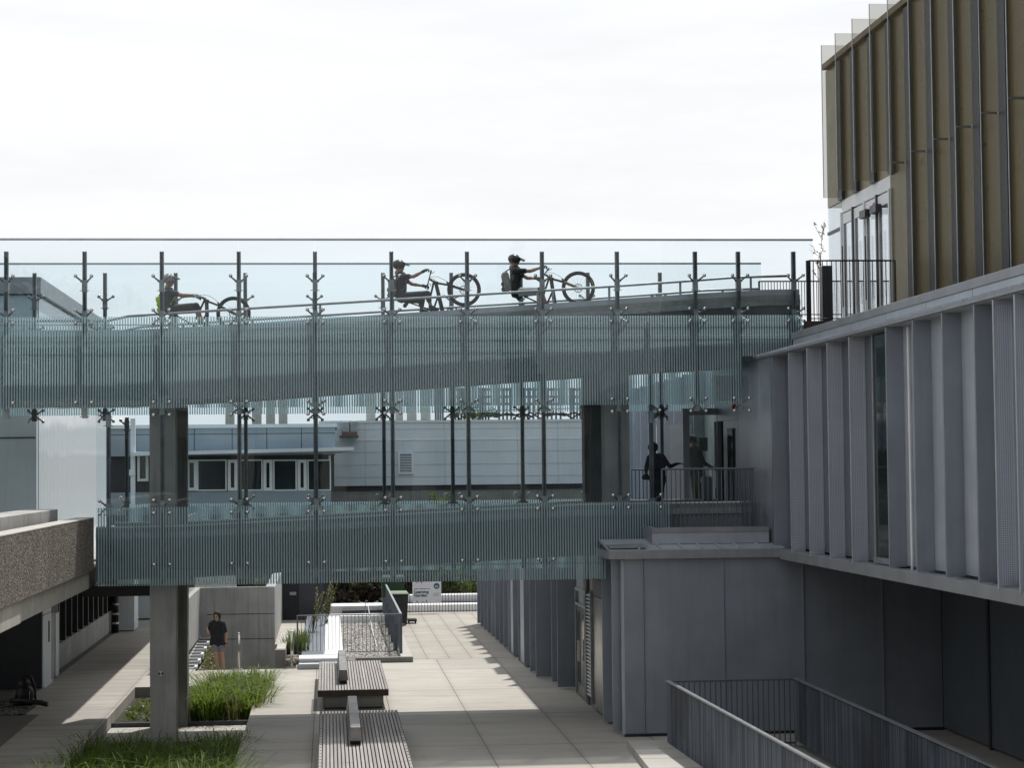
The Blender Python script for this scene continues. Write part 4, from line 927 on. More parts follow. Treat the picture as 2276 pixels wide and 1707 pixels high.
q = PY(651, 1320, 74.5); G().box(q.x-.12, q.x+.12, 74.53, 74.548, q.z-.06, q.z+.06).build('plate', m_greyink, dp)
# ================================================================== LIGHT WELL WITH GRAVEL
lwl = thing('roof_vent', (-.2, 65, 0), 'low ribbed metal vent with broad white coping beside the gravel bed', 'vent')
G().box(-.84, .22, 55.95, 57.0, 0, .13).build('front_block', m_metal2, lwl); G().box(-.84, .24, 55.93, 57.0, .132, .155).build('front_ledge', m_white, lwl); G().box(-.84, .22, 56.3, 57.0, .156, .25).build('front_step', m_metal2, lwl); G().box(-.84, .26, 56.25, 57.3, .252, .275).build('front_cap', m_white, lwl)
G().box(-.80, -.12, 57.35, 74, 0, .20).build('vent_body', m_bronze, lwl)
g = G(); 
for k in range(64): y = 57.4+k*.26; g.prism([(-.79, y, .205), (-.14, y, .205), (-.14, y+.17, .255), (-.79, y+.17, .255)], (0, .02, -.02))
g.build('ribs', m_membrane, lwl)
G().box(-.115, .40, 57.35, 72, 0, .29).build('coping', m_white, lwl, bevel=.01); G().box(-.16, -.117, 57.35, 74, .0, .27).build('inner_edge', m_metal2, lwl)
wc = thing('white_wall', (1.2, 75, 0), 'low white capped wall beyond the gravel bed', 'wall')
G().box(-.15, 2.0, 72.1, 73.2, -.3, .30).build('cap', m_white, wc, bevel=.01); G().box(-.3, 2.1, 75.6, 77.2, .0, .42).build('cap', m_white, wc, bevel=.01); G().box(.5, 2.1, 74.9, 75.55, .0, .3).build('body', m_bronze, wc)
tag(G().box(.405, 2.0, 57.75, 72.08, .01, .06).build('gravel_bed', m_gravel), 'pale grey gravel bed behind the bar railing', 'gravel', kind='stuff')
kb = thing('concrete_kerb', (1.6, 57.6, 0), 'L shaped concrete kerb framing the gravel bed below the bar railing', 'kerb')
G().box(.75, 2.40, 57.45, 57.74, 0, .15).build('front_kerb', m_concdk, kb, bevel=.01); G().box(2.06, 2.40, 57.745, 76, 0, .15).build('side_kerb', m_conclt, kb, bevel=.01)
brl = thing('bar_railing', (.6, 58, 0), 'grey bar railing round the gravel bed, with close set uprights', 'railing')
zr = 1.30; xa = PZ(661, 1369, zr); xb = Vector((2.10, xa.y, 0)); Yr = xa.y
g = G(); g.tube([(xa.x, Yr, zr), (xb.x, Yr, zr)], .018, 6); g.tube([(xa.x, Yr, .22), (xb.x, Yr, .22)], .013, 6)
for k in range(28): x = xa.x+(xb.x-xa.x)*k/27; g.tube([(x, Yr, .2), (x, Yr, zr)], .0085, 5)
g.box(xa.x-.025, xa.x+.025, Yr-.03, Yr+.03, 0, zr); g.build('front_bars', m_rail, brl)
g = G(); g.box(2.07, 2.13, Yr-.03, 76, zr-.012, zr+.02); g.build('top_rail', m_galv, brl)
g = G()
for k in range(125): y = Yr+.02+k*.142; g.box(2.092, 2.108, y, y+.03, .15, zr-.013)
g.box(2.06, 2.14, Yr-.04, Yr+.04, .15, zr-.013); g.box(2.09, 2.11, Yr, 76, .2, .24); g.build('side_bars', m_rail, brl)
for y in (60.5, 63.5, 66.5, 69.5, 72.5):
    G().box(1.95, 2.07, y, y+.05, .06, .9).build('stay', m_rail, brl)
hk = thing('lifting_post', (1.4, 66, .06), 'thin galvanised hooked rod and cable standing in the gravel', 'rod')
p = PZ(812, 1372, .06); G().tube([p, p+Vector((0, 0, .55)), p+Vector((.04, 0, .62)), p+Vector((.09, 0, .58)), p+Vector((.08, 0, .5))], .014, 6).build('hook', m_galv, hk)
G().tube([p+Vector((.1, 0, .45)), PZ(826, 1395, .15), PZ(838, 1440, .08)], .012, 5).build('cable', m_white, hk)
# ------------------------------------------------------------------ bins, pallet, sign, far railing
def wheelie(x, y, w, d, h, body, lid, name, label, cat):
    o = thing(name, (x, y, 0), label, cat)
    g = G(); a, b = .42*w, .5*w
    g.add([(x-a, y-.42*d, .06), (x+a, y-.42*d, .06), (x+a, y+.42*d, .06), (x-a, y+.42*d, .06), (x-b, y-.5*d, h*.9), (x+b, y-.5*d, h*.9), (x+b, y+.5*d, h*.9), (x-b, y+.5*d, h*.9)], [(0, 3, 2, 1), (4, 5, 6, 7), (0, 1, 5, 4), (1, 2, 6, 5), (2, 3, 7, 6), (3, 0, 4, 7)])
    g.build('body', body, o, bevel=.02); G().box(x-b-.02, x+b+.02, y-.5*d-.02, y+.5*d+.02, h*.9, h*.93).build('rim', body, o, bevel=.006)
    l = G(); l.add([(x-b-.02, y-.54*d, h*.932), (x+b+.02, y-.54*d, h*.932), (x+b+.02, y+.52*d, h*.932), (x-b-.02, y+.52*d, h*.932), (x-b*.9, y-.45*d, h*.985), (x+b*.9, y-.45*d, h*.985), (x+b*.9, y+.5*d, h), (x-b*.9, y+.5*d, h)], [(0, 3, 2, 1), (4, 5, 6, 7), (0, 1, 5, 4), (1, 2, 6, 5), (2, 3, 7, 6), (3, 0, 4, 7)]); l.build('lid', lid, o, bevel=.012)
    for s_ in (-1, 1): G().tube([(x+s_*b*.75, y+.5*d, .1), (x+s_*(b*.75+.06), y+.5*d, .1)], .1, 12).build('wheel', m_rubber, o)
    G().tube([(x-b*.6, y+.5*d+.06, h*.88), (x+b*.6, y+.5*d+.06, h*.88)], .018, 6).build('handle', body, o)
    return o
q = PZ(886, 1390, 0); wheelie(q.x, q.y, .68, .75, 1.2, m_binblk, m_green, 'wheelie_bin', 'black wheelie bin with pale green lid at the end of the slatted railing', 'bin')
q2 = PZ(874, 1378, 0); wheelie(q2.x, 74.2, .86, .8, 1.62, m_dkgreen, m_dkgreen, 'waste_bin', 'tall dark green bin behind the black wheelie bin', 'bin')
q = PZ(916, 1386, 0); po = thing('bin_dolly', (q.x, q.y, 0), 'low black dolly on the pavers right of the wheelie bin', 'dolly'); g = G()
for k in range(4): g.box(q.x-.16, q.x+.16, q.y-.3+k*.18, q.y-.18+k*.18, .12, .16)
g.box(q.x-.16, q.x+.16, q.y-.28, q.y+.32, .08, .118); g.build('deck', m_binblk, po)
for sx_, sy_ in ((-1, -1), (1, -1), (-1, 1), (1, 1)): G().tube([(q.x+sx_*.12-.02, q.y+sy_*.22, .045), (q.x+sx_*.12+.02, q.y+sy_*.22, .045)], .045, 10).build('wheel', m_rubber, po)
fr = thing('bar_fence', (3.8, 77, 0), 'thin dark bar fence across the far end of the pavers', 'fence')
barrail(fr, (2.3, 76.95, 0), (6.2, 76.95, 0), .02, 1.5, 34, 'bars', m_dark, .009, .016)
kw = thing('white_kerb_wall', (4, 78, 0), 'long white kerb wall behind the bar fence under the sign', 'wall')
G().box(2.2, 7.5, 77.6, 78.6, -.3, .28).build('kerb', m_white, kw, bevel=.01); G().box(2.2, 7.5, 79.2, 80.0, -.1, .56).build('kerb', m_white, kw, bevel=.01); G().box(2.2, 7.5, 78.62, 79.18, -.3, .33).build('channel', m_bronze, kw)
sb = thing('garden_sign', (3.7, 76.8, .4), 'white rectangular sign reading Learning Garden on the far bar fence', 'sign')
ys_ = 76.82; A = PY(916.5, 1294, ys_); B_ = PY(981, 1340, ys_)
sw_, sh_ = B_.x-A.x, A.z-B_.z
G().box(A.x, B_.x, ys_, ys_+.02, B_.z, A.z).build('board', m_signw, sb)
sc_ = sw_/64.2        # metres per source pixel on the sign; layout measured in zoomed pixels /22.12
def sp(zx, zy): return Vector((A.x+(zx-370)/22.12*sc_, ys_-.003, A.z-(zy-210)/22.12*sc_))
text('Learning', 9.0*sc_, sp(455, 770), (1, 0, 0), (0, 0, 1), m_ink, sb, bold=.0035, space=1.04)
text('Garden', 9.0*sc_, sp(455, 940), (1, 0, 0), (0, 0, 1), m_ink, sb, bold=.0035, space=1.04)
g = G(); p = sp(1562, 430); g.tube([p, p+Vector((0, -.004, 0))], 6.6*sc_, 28); g.build('roundel', m_teal, sb)
text('HL', 6.0*sc_, sp(1562, 492)+Vector((0, -.006, 0)), (1, 0, 0), (0, 0, 1), m_signw, sb, bold=.003, align='CENTER')
g = G()
for x0, x1 in ((465, 650), (690, 1060), (1090, 1110), (1130, 1235)): a, b = sp(x0, 545), sp(x1, 572); g.box(a.x, b.x, a.y-.001, a.y+.002, b.z, a.z)
g.build('small_print', m_ink, sb); g = G()
for r_ in range(4):
    x = 1410
    while x < 1690: w = random.randint(30, 75); a, b = sp(x, 765+r_*46), sp(min(x+w, 1700), 785+r_*46); g.box(a.x, b.x, a.y-.001, a.y+.002, b.z, a.z); x += w+14
a, b = sp(1540, 1130), sp(1690, 1145); g.box(a.x, b.x, a.y-.001, a.y+.002, b.z, a.z); g.build('small_print', m_greyink, sb)
g = G(); 
for zx, zy, r_ in ((600, 1185, 1.9), (1055, 1180, 1.9), (880, 1205, 1.5), (600, 225, 1.6)): p = sp(zx, zy); g.tube([p+Vector((0, .002, 0)), p+Vector((0, -.002, 0))], r_*sc_, 10)
g.build('leaf_motif', m_rail, sb)
g = G(); p = sp(815, 240); g.prism([p+Vector((-2.4*sc_, 0, 1.1*sc_)), p+Vector((0, 0, -2.6*sc_)), p+Vector((2.4*sc_, 0, 1.1*sc_))], (0, -.004, 0)); g.build('berry_motif', m_red, sb)
# ------------------------------------------------------------------ planting behind the garden fence
def bush(name, x, y, w, d, h, n, m, label, seed, trunk=True, leaf=.10, cat='shrub', base=0, group=None, low=.25):
    rnd = random.Random(seed); o = thing(name, (x, y, base), label, cat, group)
    cl = []
    for _ in range(16): cl.append(((x+rnd.uniform(-.38, .38)*w, y+rnd.uniform(-.4, .4)*d, base+h*rnd.uniform(low, .85)), (w*rnd.uniform(.12, .24), d*.2, h*rnd.uniform(.1, .2))))
    foliage(n, cl, leaf, seed).build('crown', m, o, recalc=False)
    g = G()
    for k in range(6): c = rnd.choice(cl)[0]; g.tube([(x+rnd.uniform(-.15, .15), y, base-.3), ((x+c[0])/2+rnd.uniform(-.1, .1), (y+c[1])/2, base+h*.3), c], .05 if h > 2 else .02, 6, .012)
    g.build('trunk', m_bark, o); return o
bush('maple_tree', .9, 79.6, 4.4, 2.2, 3.4, 11000, m_maple, 'dark purple leaved maple behind the low white wall', 61, cat='tree', base=-.3, low=.02)
bush('maple_tree', 2.6, 82, 4.0, 2.2, 3.6, 7000, m_maple, 'second purple leaved maple partly behind the green bin', 62, cat='tree', base=-.3, low=.02)
bush('leafy_shrub', 5.2, 81.5, 1.9, 1.6, 2.1, 1500, m_leaf, 'bright green leafy shrub behind the bar fence, right of the sign', 63)
bush('dark_shrub', 4.0, 83.5, 3.4, 1.6, 2.6, 4200, m_leafdk, 'dark green shrub behind the sign', 64, low=.02)
bush('dark_shrub', 6.6, 84.0, 2.6, 1.6, 2.9, 3200, m_leafdk, 'dark green shrub at the right end of the bar fence', 65, low=.02)
tag(foliage(9000, [((-9+k*1.3, 86+(k % 3)*.6, .7+(k % 2)*.9+.3*math.sin(k*1.7)), (1.2, 1.0, 1.2)) for k in range(22)], .17, 66).build('hedge', m_leafdk, recalc=False), 'dark hedge mass closing the view under the lower ramp', 'hedge', kind='stuff')
# ================================================================== FAR BUILDINGS
fb = thing('far_building', (2, 100, 0), 'long pale blue grey panelled building seen through the lower glass', 'building')
YA = 100.; A = PY(735, 941, YA); Bq = PY(1330, 941, YA); zb = PY(1000, 1078, YA).z; zt_ = A.z
G().box(A.x-.6, Bq.x+12, YA, YA+12, zb, zt_).build('wall', m_wall_lb, fb)
G().box(A.x-.6, Bq.x+12, YA+.15, YA+11.8, -1, zb-.25).build('plinth', m_concdk, fb); G().box(A.x-.6, Bq.x+12, YA+.1, YA+11.9, zb-.24, zb-.01).build('shadow_gap', m_dark, fb)
G().box(A.x-.6, Bq.x+12, YA-.06, YA+12, zt_+.002, zt_+.12).build('parapet_cap', m_wall_lb, fb); G().box(A.x-.6, Bq.x+12, YA-.03, YA-.002, PY(1000, 978, YA).z, PY(1000, 976, YA).z).build('string_course', m_white, fb)
for v in (953, 1004, 1032, 1059): z = PY(1000, v, YA).z; G().box(A.x-.6, Bq.x+12, YA-.012, YA-.001, z-.02, z+.02).build('panel_joint', m_joint, fb)
for u in (812, 988, 1150, 1240): x = PY(u, 1000, YA).x; G().box(x-.015, x+.015, YA-.011, YA-.001, zb, zt_).build('panel_joint', m_joint, fb)
lA = PY(885, 1006, YA-.1); lB = PY(919, 1054, YA-.1); lv = G().box(lA.x, lB.x, YA-.10, YA-.013, lB.z, lB.z+.08).box(lA.x, lB.x, YA-.10, YA-.013, lA.z-.08, lA.z).box(lA.x, lA.x+.08, YA-.10, YA-.013, lB.z+.08, lA.z-.08).box(lB.x-.08, lB.x, YA-.10, YA-.013, lB.z+.08, lA.z-.08).build('vent_grille', m_white, fb)
G().box(lA.x+.08, lB.x-.08, YA-.04, YA-.013, lB.z+.08, lA.z-.08).build('vent_dark', m_dark, lv); g = G()
for k in range(11): z = lB.z+.1+k*(lA.z-lB.z-.2)/11; g.box(lA.x+.08, lB.x-.08, YA-.09, YA-.05, z, z+.045)
g.build('vent_blades', m_wall_lb, lv)
d0 = PY(760, 937, YA-.6); G().box(PY(759, 900, YA-.6).x, PY(776, 900, YA-.6).x, YA-1.1, YA-.1, PY(760, 965, YA).z, PY(760, 938, YA).z).build('roof_duct', m_galv, fb, bevel=.05); G().box(PY(778, 900, YA-.6).x, PY(792, 900, YA-.6).x, YA-1.1, YA-.1, PY(760, 965, YA).z, PY(760, 937, YA).z).build('roof_duct', m_galv, fb, bevel=.05)
G().box(PY(754, 900, YA-.6).x, PY(796, 900, YA-.6).x, YA-1.2, YA-.08, PY(760, 974, YA).z, PY(760, 969, YA).z).build('duct_shelf', m_bronze, fb); G().box(PY(759, 900, YA).x, PY(793, 900, YA).x, YA-1.12, YA-.1, PY(760, 968.9, YA).z, PY(760, 961, YA).z).build('duct_base', mat('rust_brown', (.16, .06, .045), .7), fb)
stk_l = ['wide concrete roof stack left of the narrow one, right group', 'narrowest concrete roof stack, between two wide ones', 'wide concrete roof stack just right of the narrow one', 'second wide concrete roof stack from the right end of the row', 'rightmost concrete roof stack, next to the lattice frames', 'leftmost concrete roof stack above the pavilion', 'second concrete roof stack from the left above the pavilion', 'third concrete roof stack from the left above the pavilion', 'last concrete roof stack of the left group above the pavilion']
for i_, (u0_, u1_) in enumerate(((814, 834), (846, 857), (879, 895), (905, 925), (936, 956), (502, 521), (561, 581), (592, 611), (620, 639))):
    a, b = PY(u0_, 942, YA+4), PY(u1_, 942, YA+4); o = mono(G().box(a.x, b.x, YA+3.5, YA+4.3, zt_-.5, PY(800, 862, YA+4).z), 'roof_stack', m_conclt, ((a.x+b.x)/2, YA+3.9, zt_-.5), stk_l[i_], 'chimney', 'row of concrete roof stacks')
# lattice frames on the far roof
for i, (u_a, u_b) in enumerate(((968, 984), (1012, 1032), (1066, 1086), (1109, 1136), (1165, 1196), (1216, 1246), (1268, 1290))):
    a, b = PY(u_a, 862, YA+2), PY(u_b, 905, YA+2); g = G()
    for f_ in (0, .33, .66, 1): x = a.x+(b.x-a.x)*f_; g.box(x-.05, x+.05, YA+2, YA+2.1, zt_+.1, a.z)
    for v in (866, 882, 898): z = PY(u_a, v, YA+2).z; g.box(a.x-.1, b.x+.1, YA+1.99, YA+2.12, z-.06, z+.06)
    mono(g, 'roof_lattice', m_steel, ((a.x+b.x)/2, YA+2, zt_), 'dark open lattice frame on the far roof, %s from the left of seven' % ('first', 'second', 'third', 'fourth', 'fifth', 'sixth', 'seventh')[i], 'lattice', 'row of dark lattice frames on the far roof')
g = G(); rnd = random.Random(5)
for k in range(7):
    x = PY(1060+k*38, 930, YA+1).x; pts = [(x+.5*q, YA+1, zt_+.15+.35*abs(math.sin(q*1.4+k))) for q in range(5)]; g.tube(pts, .05, 5)
g.tube([(PY(960, 930, YA+1).x, YA+1, zt_+.55), (PY(1300, 930, YA+1).x, YA+1, zt_+.7)], .02, 5)
mono(g, 'roof_cables', m_dark, (8, YA+1, zt_), 'looping dark cables along the far roof edge', 'cables')
bush('roof_plant', PY(1062, 920, YA+1.5).x, YA+1.6, 2.2, .8, 1.1, 500, m_leaf, 'green plant growing over the far roof edge', 71, leaf=.12, base=zt_, cat='plant')
bush('small_tree', PY(982, 1090, YA-4).x, YA-4, 1.35, 1.2, 2.9, 700, m_leaf, 'round green young tree before the pale far wall', 72, leaf=.13, base=1.6, cat='tree')
bush('small_tree', PY(1140, 1100, YA-4).x, YA-4, .75, .7, 2.3, 350, m_leafdk, 'narrow green young tree right of the rounder one before the far wall', 73, leaf=.11, base=1.6, cat='tree')
# pavilion with windows and canopy
pv = thing('pavilion', (-5, 92, 0), 'slate grey pavilion with white framed windows under a thin canopy', 'building')
YP = 92.; xa = PY(300, 1000, YP).x; xb = PY(745, 1000, YP).x; Z = lambda v: PY(560, v, YP).z
G().box(xa-6, xb, YP, YP+7, Z(1012), Z(951)).build('fascia', m_wall_pv, pv); G().box(xa-6, xb+.1, YP-.1, YP+7, Z(951)+.003, Z(943)).build('parapet_cap', m_wall_lb, pv)
for u in (432, 516, 593, 670): x = PY(u, 980, YP).x; G().box(x-.015, x+.015, YP-.012, YP-.001, Z(1008), Z(952)).build('panel_joint', m_dark, pv)
G().box(xa-6, xb, YP-.01, YP-.001, Z(965), Z(963.6)).build('panel_joint', m_dark, pv)
G().prism([(xa, YP-1.6, Z(1012)), (PY(786, 1011, YP).x, YP-1.2, Z(1010)+.12), (xb, YP-.02, Z(1010)), (xa, YP-.02, Z(1010))], (0, 0, .16)).build('canopy', m_wall_lb, pv)
G().box(xa-6, xb-.3, YP+.3, YP+7, Z(1112), Z(1012)-.01).build('core', m_dark, pv)
G().box(xa-6, xb-.2, YP+.05, YP+.29, -1, Z(1092)).build('dado', m_wall_pv, pv)
def win(u0_, u1_, v0, v1, fr_=.07):
    a, b = PY(u0_, v0, YP+.1), PY(u1_, v1, YP+.1); g = G(); y0, y1 = YP+.06, YP+.2
    g.box(a.x, a.x+fr_, y0, y1, b.z, a.z).box(b.x-fr_, b.x, y0, y1, b.z, a.z).box(a.x+fr_, b.x-fr_, y0, y1, b.z, b.z+fr_).box(a.x+fr_, b.x-fr_, y0, y1, a.z-fr_, a.z)
    o = g.build('window', m_frame, pv); G().box(a.x+fr_, b.x-fr_, y0+.05, y0+.07, b.z+fr_, a.z-fr_).build('pane', m_mglass, o)
for w in ((414, 438), (438, 504), (506, 528), (529, 584), (585, 606), (607, 660), (661, 682), (683, 736)): win(*w, 1022, 1091, .14 if w[1]-w[0] < 30 else .06)
G().box(xb-.2, xb-.05, YP+.1, YP+7, Z(1095), Z(1012)).build('side_glazing', m_mglass, pv)
win(305, 330, 985, 1070, .12)
G().box(PY(291, 1000, YP-1).x, PY(301, 1000, YP-1).x, YP-1.2, YP-.9, -1, Z(930)).build('corner_pillar', m_wall_lb, pv)
q = PY(293, 1050, YP-1.25); G().box(q.x-.12, q.x+.15, YP-1.24, YP-1.202, q.z-.15, q.z+.12).build('notice', m_print, pv)
tw = thing('young_tree', (13.6, 52, 8.4), 'bare twiggy young tree beside the glass entrance corner', 'tree')
g = G(); gl = G(); rnd = random.Random(3); b0 = PY(1824, 640, 51.0)
g.tube([(b0.x+.12, 51, 8.3), b0+Vector((.02, 0, .3)), PY(1822, 560, 51)], .02, 6, .012)
for k in range(16):
    s0 = b0.lerp(PY(1826, 520, 51), rnd.random()); e = s0+Vector((rnd.uniform(-.28, .12), rnd.uniform(-.2, .2), rnd.uniform(.15, .5))); g.tube([s0, (s0+e)/2+Vector((0, 0, -.03)), e], .008, 4, .004)
    for q in range(5): c = s0.lerp(e, rnd.uniform(.4, 1)); d = Vector((rnd.gauss(0, .03), 0, rnd.gauss(0, .03))); gl.add([c, c+d+Vector((.012, 0, .01)), c+d*2, c+d-Vector((.012, 0, .01))], [(0, 1, 2, 3)])
g.build('trunk', m_bark, tw); gl.build('leaves', m_leafdk, tw, recalc=False)

# ================================================================== UNSEEN BUILDINGS ADDED TO BLOCK LOW SKY, TREES SEEN IN THE GLASS
cb = thing('sky_block_building', (2, -14, 0), 'plain concrete building, unseen, added behind the viewer to block low sky', 'building')
G().box(-34, 34, -26, -6, 0, 8.4).build('wall', m_concdk, cb)
for k in range(16): G().box(-32+k*4.1, -29+k*4.1, -6.0+.002, -5.9, 4.6, 7.0).build('window', m_dglass, cb)
G().box(-34.2, 34.2, -26.2, -5.8, 8.402, 8.8).build('parapet', m_conc, cb)
lbk = thing('sky_block_building', (-20, 14, 0), 'plain concrete building, unseen, added on the left to block low sky', 'building')
G().box(-30, -14, -5, 31, 0, 10.5).build('wall', m_concdk, lbk); G().box(-30.2, -13.8, -5.2, 31.2, 10.502, 10.9).build('parapet', m_conc, lbk)
for k, (x, y, h, w) in enumerate(((11.5, -34, 21, 3.2), (-13.5, -36, 17.5, 6.5), (-20, -38, 19, 6))):
    rnd = random.Random(90+k); o = thing('conifer' if k == 0 else 'broad_tree', (x, y, 0), ('tall dark conifer mirrored in the striped glass', 'broad dark tree mirrored in the left end of the glass', 'second broad dark tree mirrored beyond the left end of the glass')[k], 'tree')
    if k == 0: cl = [((x+rnd.uniform(-.4, .4)*w*(1-f/24), y+rnd.uniform(-.4, .4)*w*(1-f/24), 4+h*.8*f/24), (w*.5*(1-f/25)+.15, w*.5*(1-f/25)+.15, .5)) for f in range(25)]
    else: cl = [((x+rnd.uniform(-.5, .5)*w, y+rnd.uniform(-.4, .4)*w, h*rnd.uniform(.5, .92)), (w*.22, w*.22, h*.09)) for _ in range(22)]
    foliage(3600, cl, .34, 95+k).build('crown', m_leafdk, o, recalc=False); G().tube([(x, y, 0), (x+.2, y, h*.5), (x, y, h*.9)], [.35, .22, .05], 8).build('trunk', m_bark, o)
# ================================================================== MOUNTAIN BIKES (front wheel lifted)
YR = 43.9
def bike(hub, ang, label, fork_m, near, far, brand=None, tyre_print=None):
    """hub = front hub in the world, ang = extra nose-up turn, near / far = grip points relative to the hub (already turned)"""
    ca, sa = math.cos(ang), math.sin(ang)
    def P(x, z, y=0.): return Vector((hub.x + x*ca - z*sa, hub.y + y, hub.z + x*sa + z*ca))
    HT, HB, BB, SD, RH = (-.67, .245), (-.565, .202), (-.513, -.507), (-1.26, -.165), (-.862, -.787)
    base = P(*RH) - Vector((0, 0, .375)); o = thing('mountain_bike', base, label, 'bicycle', 'mountain bikes crossing the footbridge')
    for c, nm in ((P(0, 0), 'front_wheel'), (P(*RH), 'rear_wheel')):
        g = G().torus(c, (0, 1, 0), .343, .033, 56, 10)
        for k in range(72):
            w = 2*math.pi*k/72; e = Vector((math.cos(w), 0, math.sin(w))); tn = Vector((-e.z, 0, e.x)); s_ = -.02 if k % 2 else .02
            g.prism([c+e*.366+tn*.006+Vector((0, s_-.012, 0)), c+e*.366-tn*.006+Vector((0, s_-.012, 0)), c+e*.366-tn*.006+Vector((0, s_+.012, 0)), c+e*.366+tn*.006+Vector((0, s_+.012, 0))], e*.007)
        wh = g.build(nm, m_rubber, o, smooth=False)
        G().torus(c, (0, 1, 0), .302, .012, 48, 8, 1.4).build('rim', m_black, wh, smooth=True)
        g = G()
        for k in range(28): 
            w = 2*math.pi*k/28; q = w+(.35 if k % 2 else -.35); yy = .03 if (k//2) % 2 else -.03
            g.tube([c+Vector((math.cos(q)*.03, yy, math.sin(q)*.03)), c+Vector((math.cos(w)*.298, 0, math.sin(w)*.298))], .0022, 4)
        g.build('spokes', m_galv, wh); G().tube([c+Vector((0, -.065, 0)), c+Vector((0, .065, 0))], .024, 12).build('hub', m_black, wh, smooth=True)
        g = G().torus(c+Vector((0, .045, 0)), (0, 1, 0), .092, .010, 32, 6, .3)
        for k in range(6): w = k*math.pi/3; g.tube([c+Vector((math.cos(w)*.025, .045, math.sin(w)*.025)), c+Vector((math.cos(w+.4)*.088, .045, math.sin(w+.4)*.088))], .005, 4)
        g.build('brake_disc', m_stain, wh)
        if tyre_print and nm == 'front_wheel':
            g = G()
            for k in range(6):
                w = .55-.09*k; e = Vector((math.cos(w), 0, math.sin(w))); tn = Vector((-e.z, 0, e.x)); q = c+e*.335+Vector((0, -.034, 0)); g.prism([q-tn*.010-e*.012, q+tn*.010-e*.012, q+tn*.006+e*.012, q-tn*.006+e*.012], (0, -.004, 0))
            g.build('tyre_marking', m_yprint, wh)
    g = G(); T = lambda a, b, r, r1=None, n=10: g.tube([P(*a), P(*b)], r, n, r1)
    T(HT, HB, .032); T((-.61, .215), BB, .042, .048, 12); T((-.655, .225), (-.80, -.22), .024, .02); T(BB, (-.86, -.345), .026)
    for y in (-.055, .055):
        g.tube([P(BB[0], BB[1], y*.6), P(RH[0], RH[1], y)], .017, 8); g.tube([P(-.78, -.30, y*.6), P(RH[0], RH[1], y)], .014, 8)
    T((-.60, -.12), (-.70, -.34), .022); g.tube([P(BB[0], BB[1], -.045), P(BB[0], BB[1], .045)], .036, 12)
    g.build('frame', m_black, o, smooth=True)
    G().tube([P(-.86, -.345), P(*SD)], .016, 10).build('seat_post', m_black, o, smooth=True)
    ang_s = ang+math.radians(48); dx = Vector((math.cos(ang_s), 0, math.sin(ang_s))); s_ = P(*SD); g = G()
    g.cap(s_-dx*.12+Vector((0, 0, .015)), s_+dx*.02+Vector((0, 0, .02)), .045, .04).cap(s_+dx*.02+Vector((0, 0, .02)), s_+dx*.15+Vector((0, 0, .015)), .034, .018); g.sphere(s_-dx*.10+Vector((0, -.05, .015)), .035).sphere(s_-dx*.10+Vector((0, .05, .015)), .035)
    g.build('saddle', m_black, o, smooth=True)
    g = G(); g.tube([P(-.575, .195, -.06), P(-.52, .185, -.065), P(-.30, .125, -.065)], .019, 10).tube([P(-.575, .195, .06), P(-.52, .185, .065), P(-.30, .125, .065)], .019, 10); g.box(0, 0, 0, 0, 0, 0) if 0 else None
    g.prism([P(-.60, .235, -.07), P(-.55, .215, -.07), P(-.565, .165, -.07), P(-.61, .185, -.07)], (0, .14, 0)); fo = g.build('fork', m_black, o, smooth=False)
    g = G(); 
    for y in (-.065, .065): g.tube([P(-.33, .135, y), P(-.02, .004, y)], .026, 10, .02)
    g.tube([P(-.33, .15, -.065), P(-.36, .20, -.03), P(-.36, .20, .03), P(-.33, .15, .065)], .018, 8); g.build('fork_lower', fork_m, fo, smooth=True)
    nr, fr_ = Vector((hub.x+near[0], hub.y-.37, hub.z+near[1])), Vector((hub.x+far[0], hub.y+.37, hub.z+far[1])); mid = (nr+fr_)/2; st = P(-.69, .27)
    G().tube([nr, nr.lerp(mid, .5), mid, fr_.lerp(mid, .5), fr_], .014, 8).build('handlebar', m_black, o, smooth=True)
    G().tube([st, mid], .024, 10).tube([st, P(*HT)], .026, 10).build('stem', m_black, o, smooth=True)
    for q, dd in ((nr, 1), (fr_, -1)): 
        G().tube([q-Vector((0, .01*dd, 0)), q.lerp(mid, .32)], .018, 10).build('grip', m_rubber, o, smooth=True)
        G().tube([q.lerp(mid, .36), q.lerp(mid, .3)+Vector((.06, 0, .01)), q.lerp(mid, .08)+Vector((.075, 0, .0))], .007, 6).build('brake_lever', m_black, o)
    for (a, b, c_) in ((mid+Vector((.02, -.05, .02)), P(-.60, .42), P(-.30, .16, -.07)), (mid+Vector((0, .06, 0)), P(-.57, .36), P(-.60, .1, .03))): 
        pts = [a.lerp(b, k/4).lerp(b.lerp(c_, k/4), k/4) for k in range(5)]; G().tube(pts, .0045, 5).build('brake_hose', m_black, o)
    G().tube([P(BB[0], BB[1], -.075), P(BB[0], BB[1], -.06)], .085, 24).build('chainring', m_dark, o)
    for y, s2 in ((-.085, 1), (.085, -1)):
        c2 = P(BB[0], BB[1], y)+Vector((.12*s2, 0, .12*s2)) ; G().tube([P(BB[0], BB[1], y), c2], .014, 8).build('crank', m_black, o); G().box(c2.x-.05, c2.x+.05, c2.y-.05+.05*(-1 if y < 0 else 1), c2.y+.05+.05*(-1 if y < 0 else 1), c2.z-.01, c2.z+.012).build('pedal', m_black, o)
    if brand:
        a, b = P(-.605, .12), P(-.545, -.50); ux = (a-b).normalized(); uz = Vector((-ux.z, 0, ux.x))
        text(brand, .062, b+ux*.06-uz*.02+Vector((0, -.054, 0)), ux, uz, m_print, o, 'frame_lettering', bold=.0015)
    return o
